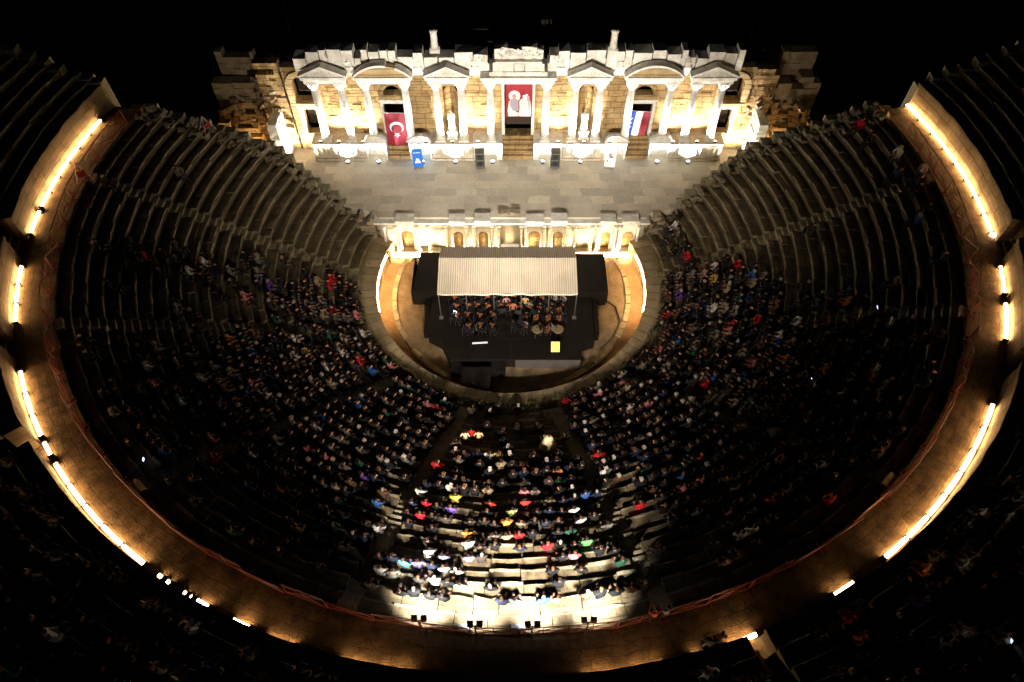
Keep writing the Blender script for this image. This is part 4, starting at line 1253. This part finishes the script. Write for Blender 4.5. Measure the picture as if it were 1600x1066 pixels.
for i in range(10):
    a_, b_ = sp_[i], sp_[(i+1) % 10]
    mb.quad([(x, -.012 + .03 * math.sin(x * 6 + z * .4), z) for x, z in (a_, b_, (cx, cz - .72))])
mb.build("crescent_and_star", M_FWHITE, F1)
mb = MB(); mb.tube((-.95, .02, .02), (.95, .02, .02), .025); mb.build("pole", M_METAL, F1)
F1.rotation_euler = (0, R_(2), 0)
# the centre banner with a portrait: plain generic figures
F2 = empty("banner", (XC + .07, 12.5, 10.12), "red banner with pale standing figures hanging in the tall centre doorway", "banner")
mb = MB(); cloth(mb, -1.05, 1.05, -2.95, 0, 0, amp=.02); mb.build("banner_cloth", M_FRED, F2)
M_PGREY = plain("printed_grey", (.32, .28, .33), .8); M_PCREAM = plain("printed_cream", (.8, .66, .55), .8)
mb = MB()
wavepoly(mb, [(-.36 + .46 * math.cos(R_(i * 20)), -1.05 + .5 * math.sin(R_(i * 20))) for i in range(18)], -.010, .02, 1)
wavepoly(mb, [(-.85, -2.9), (.95, -2.9), (.98, -2.3), (.9, -1.5), (.3, -1.3), (-.8, -1.5), (-.9, -2.35)], -.008, .02, 1)
wavepoly(mb, [(.28, -1.0), (.7, -.85), (.62, -2.0), (.42, -2.3)], -.014, .02)
mb.build("printed_flag_shapes", [M_FWHITE, M_PCREAM], F2)
mb = MB()
wavepoly(mb, [(-.72, -2.4), (-.02, -2.4), (-.05, -1.55), (-.14, -1.3), (-.3, -1.22), (-.48, -1.22), (-.66, -1.35), (-.74, -1.7)], -.018, .02)
wavepoly(mb, [(.5, -2.35), (.86, -2.35), (.9, -1.6), (.84, -1.3), (.62, -1.3), (.52, -1.6)], -.018, .02)
mb.build("printed_figure", M_PGREY, F2)
mb = MB()
for hx, hz, hr in ((-.38, -1.04, .17), (.72, -1.15, .13)): wavepoly(mb, [(hx + hr * math.cos(R_(i * 30)), hz + hr * 1.2 * math.sin(R_(i * 30))) for i in range(12)], -.021, .02)
mb.build("printed_head", plain("printed_skin", (.62, .2, .2), .8), F2)
# blue white red vertical banner
F3 = empty("flag", (XC + 9.75, YFL, 8.0), "blue, white and red striped flag hanging in the right doorway", "flag")
mb = MB(); cloth(mb, -.85, -.28, -2.25, 0, 0, 0, 4); cloth(mb, -.28, .28, -2.25, 0, 0, 1, 4); cloth(mb, .28, .85, -2.25, 0, 0, 2, 4); mb.build("flag_cloth", [M_FBLUE, M_FWHITE, M_FRED], F3)
mb = MB()
for zz in (-.6, -1.0, -1.4): wavepoly(mb, [(-.7, zz), (-.55, zz - .25), (-.42, zz), (-.48, zz), (-.55, zz - .13), (-.63, zz)], -.012)
mb.build("printed_marks", M_FWHITE, F3)
mb = MB(); mb.tube((-.92, .02, .02), (.92, .02, .02), .025); mb.build("pole", M_METAL, F3)
F3.rotation_euler = (0, R_(4), 0)
# roll-up banners
def rollup(x, y, label, matc, w=.85, h=2.0, rz=0):
    e = empty("roll_up_banner", (x, y, Z_ST), label, "banner", rz=rz)
    mb = MB(); mb.box(-w/2 - .03, w/2 + .03, -.1, .1, 0, .1); mb.build("base", M_METAL, e)
    mb = MB(); cloth(mb, -w/2, w/2, .1, h, 0, amp=.0); mb.box(-w/2, w/2, -.01, .03, h, h + .03); mb.build("banner_sheet", matc, e)
    mb = MB(); mb.tube((0, .05, .1), (0, .05, h), .012); mb.build("pole", M_METAL, e)
    return e
M_RBLUE = plain("blue_banner", (.02, .16, .62), .5)
eb = rollup(-7.75, 10.5, "blue roll-up banner standing left of the centre podium", M_RBLUE, .8, 1.85, R_(8))
mb = MB()
for i in range(5): wv = .08; mb.quad([(-.3 + i*.12, -.012, 1.5), (-.22 + i*.12, -.012, 1.5), (-.22 + i*.12, -.012, 1.6), (-.3 + i*.12, -.012, 1.6)])
mb.quad([(-.25, -.012, .5), (.25, -.012, .5), (.1, -.012, .95), (-.1, -.012, 1.0)]); mb.build("printed_marks", M_FWHITE, eb)
ew = rollup(8.2, 10.5, "white roll-up banner with a red emblem standing right of the centre podium", M_FWHITE, .9, 1.85, R_(-8))
mb = MB()
mb.quad([(-.1, -.012, 1.05), (.22, -.012, 1.05), (.22, -.012, 1.15), (-.1, -.012, 1.15)])
pts = [(.02 + .16 * math.cos(R_(30 + i * 30)), 1.32 + .16 * math.sin(R_(30 + i * 30))) for i in range(11)]; pti = [(.04 + .08 * math.cos(R_(30 + i * 30)), 1.32 + .08 * math.sin(R_(30 + i * 30))) for i in range(11)]
for i in range(10): mb.quad([(pts[i][0], -.012, pts[i][1]), (pts[i+1][0], -.012, pts[i+1][1]), (pti[i+1][0], -.012, pti[i+1][1]), (pti[i][0], -.012, pti[i][1])])
mb.quad([(-.3, -.012, .62), (-.2, -.012, .62), (-.2, -.012, .78), (-.3, -.012, .78)])
mb.build("emblem", M_FRED, ew)
# tall dark loudspeakers on the stage
def loud(x, y, label):
    e = empty("loudspeaker", (x, y, Z_ST), label, "loudspeaker", "tall loudspeakers on the stage")
    mb = MB(); mb.box(-.37, .37, -.3, .3, 0, 1.6, 0, 0); mb.build("cabinet", M_BLACK2, e)
    mb = MB(); mb.box(-.33, .33, -.325, -.302, .06, 1.54)
    mb.build("grille", plain("speaker_grille", (.06, .065, .055), .5, .3), e)
    for zz in (.45, 1.1):
        mb = MB(); M = Matrix.Translation((0, -.33, zz)) @ Matrix.Rotation(R_(90), 4, 'X'); mb.lathe([(.25, -.01), (.22, .02), (.08, -.004)], 16, M=M); mb.build("cone", M_BLACK2, e)
    mb = MB()
    for zz in (.1, .78, 1.45): mb.box(-.34, .34, -.345, -.328, zz, zz + .035)
    mb.build("trim_bar", M_METAL, e)
loud(-2.6, 10.75, "tall black loudspeaker on the stage left of the centre door"); loud(3.65, 10.75, "tall black loudspeaker on the stage right of the centre door")

# ------------------------------------------------------------------ concert platform
PF = empty("concert_platform", (0, -3, 0), "black cloth covered concert platform on the orchestra floor", "platform")
def pb(mb, name, m_): o = mb.build(name, m_, PF); o.location = (0, 3, 0); return o
mb = MB(); mb.slab([(-6.1, -5.0), (-6.1, 2.0), (6.15, 2.0), (6.1, -5.5), (5.2, -5.8), (5.0, -7.2), (-4.4, -7.2), (-5.1, -5.6)][::-1], 0, 1.0); pb(mb, "main_deck", M_BLACK)
mb = MB(); mb.slab([(-7.55, -1.35), (-7.2, 2.75), (-5.05, 2.75), (-5.1, -1.35)][::-1], 0, 1.55); pb(mb, "side_deck", M_BLACK)
mb = MB(); mb.slab([(7.3, -1.4), (5.0, -1.4), (5.0, 2.6), (7.3, 2.6)], 0, 1.55); pb(mb, "side_deck", M_BLACK)
mb = MB(); mb.slab([(-6.5, -4.6), (-6.5, -1.4), (-6.12, -1.4), (-6.12, -4.6)], 0, .8); pb(mb, "side_step", M_BLACK)
mb = MB(); mb.slab([(6.17, -4.8), (6.17, -1.45), (6.6, -1.45), (6.5, -4.8)], 0, .8); pb(mb, "side_step", M_BLACK)
mb = MB(); mb.slab([(-4.3, -8.1), (-4.3, -7.21), (-.4, -7.21), (-.4, -8.1)][::-1], 0, .75); pb(mb, "front_step", M_BLACK)
mb = MB(); mb.slab([(-3.45, -10.1), (-3.5, -8.0), (-1.4, -8.0), (-1.5, -10.1)][::-1], 0, 1.2); mb.slab([(-3.2, -10.6), (-3.2, -10.1), (-1.7, -10.1), (-1.7, -10.6)][::-1], 0, 1.3); pb(mb, "ramp", M_BLACK)
# pleated skirt: the grey one shows at the front right, black ones on the sides
mb = MB(); M_SKIRT = plain("grey_pleated_skirt", (.16, .14, .14), .8)
n = 120
for i in range(n):
    x0 = .3 + 4.7 * i / n; x1 = .3 + 4.7 * (i + 1) / n
    ya = -7.24 - (.05 if i % 2 else 0); yb_ = -7.24 - (0 if i % 2 else .05)
    mb.quad([(x0, ya - .04, 0), (x1, yb_ - .04, 0), (x1, yb_, .99), (x0, ya, .99)])
pb(mb, "pleated_skirt", M_SKIRT)
mb = MB()
for side, x in ((-1, -7.6), (1, 7.36)):
    for i in range(60):
        y0 = -1.4 + 4.1 * i / 60; y1 = -1.4 + 4.1 * (i + 1) / 60; d0 = .05 if i % 2 else 0; d1 = 0 if i % 2 else .05
        mb.quad([(x + side * d0, y0, 0), (x + side * d1, y1, 0), (x + side * d1 * .3, y1, 1.54), (x + side * d0 * .3, y0, 1.54)])
pb(mb, "side_skirt", M_BLACK)
# fold lines of the cloth
mb = MB()
for y in (-1.42, -5.35): mb.box(-5.85, 5.9, y, y + .03, 1.003, 1.02)
for x in (-3.0, 0.0, 3.0): mb.box(x, x + .025, -7.15, -1.5, 1.003, 1.012)
pb(mb, "deck_seam", M_BLACK2)

CN = empty("canopy", (-.25, -1.6, 1.0), "striped beige fabric canopy over the rear of the orchestra", "canopy")
zf, zr, zb_ = 3.9, 4.5, 3.9
yf = ground_pt(793, 459, zf).y; yr = ground_pt(793, 403, zr).y; ybk = ground_pt(793, 386, zb_).y
xl, xr = ground_pt(683, 459, zf).x, ground_pt(903, 459, zf).x
mb = MB(); nx = 110
for i in range(nx + 1):
    x = xl + (xr - xl) * i / nx; w_ = .035 * math.cos(2 * math.pi * i / 2)
    sag = .09 * abs(math.sin(math.pi * ((i / nx * 5) % 1))) + .025 * math.sin(i * .37)
    mb.v += [(x, yf, zf - sag - .13), (x, yf + .03, zf - sag + w_ * .4), (x, (yf + yr) / 2, (zf + zr) / 2 - sag + w_ * .6), (x, yr, zr + w_ * .4), (x, ybk, zb_ + w_ * .4), (x, ybk, zb_ - .12)]
for i in range(nx):
    for k in range(5): mb.f.append((i*6 + k, (i+1)*6 + k, (i+1)*6 + k + 1, i*6 + k + 1)); mb.m.append(0)
oo = mb.build("roof_cloth", M_CANOPY, CN); oo.location = -Vector(CN.location)
posts = [xl + .05 + (xr - xl - .1) * i / 5 for i in range(6)]
for yy, zz in ((yf + .1, zf - .05), (ybk - .1, zb_ - .05)):
    for x in posts:
        mb = MB(); mb.tube((x, yy, 1.0), (x, yy, zz), .035, 8); mb.box(x - .15, x + .15, yy - .15, yy + .15, 1.0, 1.03)
        oo = mb.build("post", M_METAL, CN); oo.location = -Vector(CN.location)
mb = MB(); mb.tube((xl, yf + .1, zf - .12), (xr, yf + .1, zf - .12), .04, 8); mb.tube((xl, yr, zr - .1), (xr, yr, zr - .1), .04, 8); mb.tube((xl, ybk - .1, zb_ - .12), (xr, ybk - .1, zb_ - .12), .04, 8)
for x in posts: mb.tube((x, yf + .1, zf - .12), (x, yr, zr - .1), .03); mb.tube((x, yr, zr - .1), (x, ybk - .1, zb_ - .12), .03)
oo = mb.build("roof_frame", M_METAL, CN); oo.location = -Vector(CN.location)

# ------------------------------------------------------------------ orchestra players with chairs, stands and instruments
def chair_proto():
    e = bpy.data.objects.new("chair", None); COL.objects.link(e)
    mb = MB(); mb.box(-.2, .2, -.2, .22, .42, .45); s1 = mb.build("seat", M_BLACK2, e)
    mb = MB(); mb.box(-.2, .2, -.23, -.205, .6, .88); s2 = mb.build("backrest", M_BLACK2, e)
    out = [(s1, []), (s2, [])]
    for x in (-.18, .18):
        for y in (-.2, .2):
            mb = MB(); mb.tube((x, y, 0), (x, y, .43 if y > 0 else .8), .012); out.append((mb.build("leg", M_METAL, e), []))
    return e, out
def stand_proto():
    e = bpy.data.objects.new("music_stand", None); COL.objects.link(e)
    mb = MB(); M = Matrix.Translation((0, 0, 1.05)) @ Matrix.Rotation(R_(-25), 4, 'X'); mb.box(-.25, .25, -.01, .01, -.17, .17, 0, 0, M); d = mb.build("desk", M_BLACK2, e)
    mb = MB(); mb.box(-.21, .21, .012, .018, -.14, .15, 0, 0, M); sh = mb.build("sheet_music", M_WHITE, d)
    mb = MB(); mb.tube((0, 0, .3), (0, 0, 1.0), .012); st_ = mb.build("stem", M_BLACK2, e)
    out = [(d, [sh]), (st_, [])]
    for k in range(3):
        a = k * 2.094; mb = MB(); mb.tube((0, 0, .3), (.25 * math.cos(a), .25 * math.sin(a), 0), .01); out.append((mb.build("leg", M_BLACK2, e), []))
    return e, out
def fiddle_mb(L):
    mb = MB(); pts = []
    for i in range(24):
        a = 2 * math.pi * i / 24; rx = .5 * L * (.30 + .05 * math.cos(2 * a)) * (1.1 if math.sin(a) < 0 else .9); rx *= (1 - .25 * math.exp(-((math.sin(a)) / .25) ** 2))
        pts.append((rx * math.cos(a) * 1.25, .5 * L * .6 * math.sin(a)))
    mb.slab(pts, -.06 * L, .0)
    mb2 = MB(); mb2.box(-.02 * L, .02 * L, 0, L * .68, 0, .03 * L); mb2.box(-.035 * L, .035 * L, L * .62, L * .7, -.02 * L, .05 * L)
    return mb, mb2
def fiddle_proto(L, name):
    e = bpy.data.objects.new(name, None); COL.objects.link(e); m1, m2 = fiddle_mb(L)
    return e, [(m1.build("body", M_WOOD, e), []), (m2.build("neck", M_BLACK2, e), [])]
CH, CHc = chair_proto(); MS, MSc = stand_proto(); VI, VIc = fiddle_proto(.58, "violin"); CE, CEc = fiddle_proto(1.15, "cello")
usedp = {'c': 0, 's': 0, 'v': 0, 'e': 0}
def inst(key, e, ch, loc, rot, label, cat, group):
    c = e if usedp[key] == 0 else copy_thing(e, ch); usedp[key] = 1
    c.location = loc; c.rotation_euler = rot; return tag(c, label, cat, group)
cond = Vector((0.15, -5.6, 1.0))
rows_m = [(-.9, 12, "back"), (-1.9, 12, "fourth"), (-2.8, 11, "third"), (-3.7, 10, "second"), (-4.7, 8, "front")]
mcount = 0
for (yy, nn, rn) in rows_m:
    for i in range(nn):
        t = (i + .5) / nn * 2 - 1; x = t * 4.55 - .2
        if rn == "front" and abs(x) < 1.4: continue
        if rn == "second" and abs(x - .1) < .8: continue
        x += random.uniform(-.1, .1); y = yy + .35 * (t * t) * -1 + random.uniform(-.1, .1)
        if rn == "front": x *= .8
        face = math.atan2(-(cond.x - x), cond.y - y)
        side = "left" if x < 0 else "right"; ordn = orderw[min(9, i)] if i < 10 else ["eleventh", "twelfth"][i - 10]
        where = "%s from left, %s orchestra row" % (ordn, rn)
        cello = (rn in ("front", "second") and x > 1.4) or (rn == "third" and x > 3)
        wind = rn in ("back", "fourth")
        fv = Vector((-math.sin(face), math.cos(face), 0))
        cc = random.choice([(.012, .012, .014)] * 7 + [(.03, .02, .03), (.02, .02, .06), (.25, .25, .25)])
        place_person('cello' if cello else 'play', (x, y, 1.46), face, cc, "musician in black seated %s" % where, 0, "person", "musicians playing in the orchestra")
        inst('c', CH, CHc, (x, y, 1.0), (0, 0, face), "black chair %s" % where, "chair", "chairs of the orchestra players")
        if i % 2 == 0 or nn < 10:
            q = Vector((x, y, 1.0)) + fv * .95
            inst('s', MS, MSc, q, (0, 0, face + math.pi), "black music stand with white sheets, %s" % where, "music stand", "music stands of the orchestra")
        if cello:
            q = Vector((x, y, 1.62)) + fv * .42; inst('e', CE, CEc, q, (R_(70), 0, face + math.pi), "brown cello held between knees, %s" % where, "cello", "cellos of the orchestra")
        elif not wind or i % 3 == 0:
            q = Vector((x, y, 2.0)) + fv * .26 + Vector((-math.cos(face), -math.sin(face), 0)) * .12; inst('v', VI, VIc, q, (R_(10), 0, face + .6), "reddish violin held at the chin, %s" % where, "violin", "violins of the orchestra")
        mcount += 1
# soloists and conductor
place_person('stand_wide', (0.15, -5.0, 1.12), R_(0), (.012, .012, .014), "conductor in black with arms spread facing the orchestra")
mb = MB(); mb.box(-.45, .75, -5.5, -4.6, 1.003, 1.12); tag(mb.build("conductor_podium", M_BLACK), "small black box under the conductor", "podium")
for x, y, cc, nm in ((-.35, -2.75, (.6, .3, .28), "pale pink"), (.15, -3.3, (.55, .22, .15), "salmon"), (1.05, -2.75, (.6, .4, .15), "gold")):
    place_person('stand', (x, y, 1.0), R_(180), cc, "singer in %s dress standing mid orchestra under the canopy edge" % nm, 0)
# harp-like golden horns right of centre
for i, (x, y, nm) in enumerate(((1.9, -4.6, "left of the two"), (3.4, -4.6, "right of the two"))):
    e = empty("kettledrum", (x, y - .5, 1.0), "copper kettledrum, %s at the front right of the orchestra" % nm, "drum", "kettledrums of the orchestra")
    mb = MB(); mb.lathe([(.05, .3), (.25, .38), (.38, .6), (.4, .8)], 18); mb.build("bowl", M_BRASS, e, True)
    mb = MB(); mb.lathe([(.41, .78), (.41, .82), (.3, .822)], 18); mb.build("drumhead", plain("drumhead", (.30, .24, .16), .5), e, True)
    for k in range(3):
        a = k * 2.094; mb = MB(); mb.tube((.15 * math.cos(a), .15 * math.sin(a), .4), (.3 * math.cos(a), .3 * math.sin(a), 0), .015); mb.build("leg", M_METAL, e)
# blue-lit tablet, keyboard, lit yellow sheet
q = ground_pt(750, 536, 1.75); e = empty("keyboard", (q.x, q.y, 1.0), "slim white keyboard on a stand at the front left of the platform", "keyboard", rz=R_(4))
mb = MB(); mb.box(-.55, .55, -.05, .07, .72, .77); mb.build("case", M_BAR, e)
mb = MB(); mb.tube((-.4, 0, .72), (.2, 0, 0), .015); mb.tube((.4, 0, .72), (-.2, 0, 0), .015); mb.build("stand", M_BLACK2, e)
q = ground_pt(868, 547, 1.4)
e = empty("lit_panel", (q.x, q.y, 1.0), "glowing yellow panel standing at the front right of the platform", "panel")
mb = MB(); M = Matrix.Rotation(R_(-38), 4, 'X'); mb.box(-.3, .3, -.02, .0, .1, .85, 0, 0, M); mb.build("screen", M_SHEET, e)
mb = MB(); mb.box(-.33, .33, .002, .05, .05, .9, 0, 0, M); mb.box(-.3, .3, -.02, .5, 0, .05); mb.build("case", M_BLACK2, e)
q = ground_pt(707, 494, 1.9); e = empty("tablet", (q.x, q.y, 1.0), "blue glowing tablet on a stand among the left players", "tablet", rz=R_(150))
mb = MB(); mb.box(-.14, .14, -.01, .01, .75, 1.15, 0, 0, Matrix.Rotation(R_(20), 4, 'X')); mb.build("screen", M_PHONE, e)
mb = MB(); mb.tube((0, 0, 0), (0, -.3, .9), .015); mb.build("stem", M_BLACK2, e)
# dim warm desk lamps under the canopy, clipped to the roof frame
for i, (x, y) in enumerate(((-3.6, -2.2), (-1.2, -2.2), (1.2, -2.2), (3.4, -2.2))):
    e = empty("roof_lamp", (x, y, 3.55), "small warm lamp under the canopy roof, %s from the left" % orderw[i], "lamp", "lamps under the canopy")
    mb = MB(); mb.lathe([(.1, .12), (.06, .2)], 10); mb.build("shade", M_BLACK2, e)
    mb = MB(); mb.lathe([(.05, .1), (.07, .06), (.02, .02)], 10); mb.build("bulb", M_STAND, e)
    ld = bpy.data.lights.new("roof_lamp_light", 'SPOT'); ld.energy = 60; ld.color = (1, .72, .5); ld.spot_size = R_(140); ld.spot_blend = .7; ld.shadow_soft_size = .08
    lo = bpy.data.objects.new("light", ld); COL.objects.link(lo); lo.parent = e
# boxes of gear beside the platform, left on the parapet
mb = MB(); q = ground_pt(739, 626, 1.5)
e = empty("camera_case", (q.x, q.y, 1.5), "pale case on the parapet at the end of the black ramp", "case")
mb.box(-.45, .45, -.12, .2, 0, .22, 0, .01); mb.build("case_body", plain("pale_case", (.6, .5, .35), .5), e); mb = MB(); mb.box(-.4, .4, -.14, -.121, .08, .14); mb.build("lid_band", M_BLACK2, e)

# ------------------------------------------------------------------ floodlights on stands at the walkway railing, aimed at the stage
for i, (px, py) in enumerate(((655, 964), (742, 969), (832, 970), (920, 965))):
    q = ground_pt(px, py, 12.9)
    yy = -math.sqrt(28.15 ** 2 - q.x ** 2)
    q = Vector((q.x, yy - .05, Z_D))
    e = empty("floodlight_stand", q, "twin black floodlight on a stand at the lower railing, %s from the left" % orderw[i], "floodlight", "floodlights at the lower railing")
    mb = MB(); mb.tube((0, 0, 0.0), (0, 0, 1.7), .035, 8); mb.build("pole", M_BLACK2, e)
    mb = MB()
    for k in range(3): a = k * 2.094 + .5; mb.tube((0, 0, .5), (.4 * math.cos(a), .4 * math.sin(a), 0.02), .02)
    mb.build("tripod", M_BLACK2, e)
    mb = MB(); mb.tube((-.3, 0, 1.7), (.3, 0, 1.7), .025); mb.build("crossbar", M_BLACK2, e)
    for sx in (-.19, .19):
        mb = MB(); M = Matrix.Translation((sx, .04, 1.86)) @ Matrix.Rotation(R_(-25), 4, 'X') @ Matrix.Scale(.72, 4)
        mb.box(-.16, .16, -.1, .08, -.15, .15, 0, 0, M); mb.box(-.18, .18, .07, .1, -.17, .17, 0, 0, M)
        for k in range(5): mb.box(-.14 + k * .06, -.12 + k * .06, -.15, -.1, -.13, .13, 0, 0, M)
        h = mb.build("lamp_head", M_BLACK2, e)
        mb = MB(); mb.box(-.14, .14, .102, .106, -.13, .13, 0, 0, M); mb.build("glass", M_LENSC, h)
    for sx, pw, tilt, cone, bl in ((-.19, P_FLOOD, 14, 90, 1.0), (.19, P_FLOOD2, 60, 74, 1.0), (.0, P_FACADE_FILL, 3, 46, .6)):  # the last spot has no lamp head: added fill to brighten the facade
        ld = bpy.data.lights.new("flood", 'SPOT'); ld.energy = pw; ld.color = (1.0, .84, .64) if 10 < tilt < 30 else (1.0, .95, .86); ld.spot_size = R_(cone); ld.spot_blend = bl; ld.shadow_soft_size = .14
        lo = bpy.data.objects.new("bulb", ld); COL.objects.link(lo); lo.parent = e; lo.location = (sx, .24, 1.85)
        lo.rotation_euler = (R_(90 - tilt), 0, R_([6, 2, -3, -10][i]) if tilt > 50 else 0)

# white junction boxes below the floods
for i, px in enumerate((728, 810)):
    q = ground_pt(px, 972, Z_D); e = empty("vent_box", (q.x, -28.02 + .06, Z_D - .02), "slatted white box by the floodlight stands, %s of two" % ("left" if i == 0 else "right"), "box")
    mb = MB(); mb.box(-.3, .3, -.0, .22, 0, .32); mb.build("box_body", M_WHITE, e)
    mb = MB()
    for k in range(8): mb.box(-.27 + k * .07, -.235 + k * .07, .221, .23, .03, .29)
    mb.build("slats", M_BLACK2, e)

# ------------------------------------------------------------------ crowd barriers on the inner edge of the walkway
def barrier_proto(L):
    e = bpy.data.objects.new("crowd_barrier", None); COL.objects.link(e)
    mb = MB(); r = .028
    mb.tube((-L/2, 0, .15), (L/2, 0, .15), r); mb.tube((-L/2, 0, 1.05), (L/2, 0, 1.05), r); mb.tube((-L/2, 0, .0), (-L/2, 0, 1.05), r); mb.tube((L/2, 0, 0), (L/2, 0, 1.05), r)
    f1 = mb.build("frame", M_RED, e)
    mb = MB()
    for s in (-1, 1):
        mb.tube((0, 0, .6), (s * L/2, 0, 1.05), .02); mb.tube((0, 0, .6), (s * L/2, 0, .15), .02)
    mb.tube((0, 0, .15), (0, 0, 1.05), .02)
    f2 = mb.build("cross_brace", M_RED, e)
    out = [(f1, []), (f2, [])]
    for s in (-1, 1):
        mb = MB(); mb.tube((s * L * .45, -.28, .02), (s * L * .45, .28, .02), .022); out.append((mb.build("foot", M_RED, e), []))
    return e, out
B, Bc = barrier_proto(1.95)
da = 4.15; first = True; a = -101.0; bi = 0; side_i = {"left": 0, "right": 0}
angs = []
while a < 102: angs.append(a); a += da
for a in angs:
    c = B if first else copy_thing(B, Bc); first = False
    lean = random.uniform(-.06, .06)
    c.location = pol(R_IN + .12 + random.uniform(-.04, .04), a, Z_D); c.rotation_euler = (lean, 0, R_(a) + random.uniform(-.03, .03))
    if abs(a) < 13: nm = "barrier behind the floodlight stands"
    nl = sorted([q for q in angs if (q < 0) == (a < 0)], key=lambda q: -abs(q)).index(a)
    tag(c, "orange crowd barrier on the walkway's %s half, %s from the stage end" % ("left" if a < 0 else "right", rownames[nl]), "crowd barrier", "orange crowd barriers along the walkway")
# two white triangular easels near the top of the walkway
for i, (px, py, z) in enumerate(((325, 205, 9.3), (133, 280, Z_D))):
    q = ground_pt(px, py, z); e = empty("folding_sign", q, ["folded pale sign frame at the top of the left seating", "folded pale sign frame on the left walkway beside the light strip"][i], "sign", rz=R_(60 - i * 30))
    mb = MB(); mb.tube((-.5, -.3, 0), (0, 0, 1.3), .03); mb.tube((.5, -.3, 0), (0, 0, 1.3), .03); mb.tube((-.5, .4, 0), (0, 0, 1.3), .03); mb.tube((.5, .4, 0), (0, 0, 1.3), .03); mb.tube((-.35, -.2, .4), (.35, -.2, .4), .025); mb.tube((-.35, .28, .4), (.35, .28, .4), .025)
    mb.build("frame", plain("pale_frame", (.5, .42, .42), .6), e)
    mb = MB(); mb.box(-.25, .25, -.22, -.2, .35, .8, 0, 0); mb.build("board", M_FRED, e)

# cables lying on the walkway and by the platform
def cable(pts, r, label):
    mb = MB(); P_ = [Vector(p) for p in pts]
    for u, v in zip(P_[:-1], P_[1:]): mb.tube(u, v, r, 5)
    tag(mb.build("cable", M_BLACK2), label, "cable")
cable([(7.4, -1.0, .04), (8.1, -1.6, .04), (8.3, -3.0, .04), (7.6, -4.6, .04), (6.6, -5.6, .04)], .04, "black cable on the orchestra floor right of the platform")
# phones lit in the crowd
for i, (px, py) in enumerate(((224, 718), (1371, 480), (1269, 592), (1568, 1006))):
    pt, a = rowpt(px, py, .5) if i < 3 else (ground_pt(px, py, 15.2), 40)
    mb = MB(); mb.box(-.06, .06, -.005, .005, -.1, .1, 0, 0, Matrix.Translation((pt.x, pt.y, pt.z + .5)) @ Matrix.Rotation(R_(a + 180), 4, 'Z') @ Matrix.Rotation(R_(35), 4, 'X'))
    tag(mb.build("phone", M_PHONE), ["lit phone in the dark far left of the crowd", "lit phone among the empty rows on the right side", "lit phone in the crowd right of the orchestra", "blue lit phone in the dark bottom right corner"][i], "phone")

# a few shrubs beyond the stage building
def shrub(x, y, h, label):
    z0 = hill(x, y); e = empty("shrub", (x, y, z0), label, "shrub")
    mb = MB()
    for i in range(7):
        a = random.random() * 6.28; mb.tube((0, 0, 0), (h * .25 * math.cos(a), h * .25 * math.sin(a), h * random.uniform(.5, .85)), .05, 5, 0, .015)
    mb.build("stems", M_RUBB, e)
    mb = MB()
    for i in range(900):
        a = random.random() * 6.28; t = random.random(); rr_ = h * .45 * math.sqrt(random.random()) * (1 + .3 * math.sin(3 * a)); z = h * (.25 + .75 * t); rr_ *= math.sin(math.pi * min(1, .15 + t * .8))
        p = Vector((rr_ * math.cos(a), rr_ * math.sin(a), z)); d = Vector((random.uniform(-1, 1), random.uniform(-1, 1), random.uniform(-1, 1))) * .11; d2 = Vector((random.uniform(-1, 1), random.uniform(-1, 1), random.uniform(-1, 1))) * .11
        mb.quad([p, p + d, p + d + d2, p + d2])
    mb.build("leaves", plain("shrub_leaves", (.06, .08, .03), .8), e)
shrub(-20.5, 18.5, 3.2, "shrub growing behind the left ruined wing"); shrub(25.5, 24, 3.5, "shrub behind the right ruined wing, farthest from the stage"); shrub(24.5, 16.5, 2.4, "low shrub beside the right ruined wing")
print("OBJECTS", len(S.objects), "MUSICIANS", mcount)
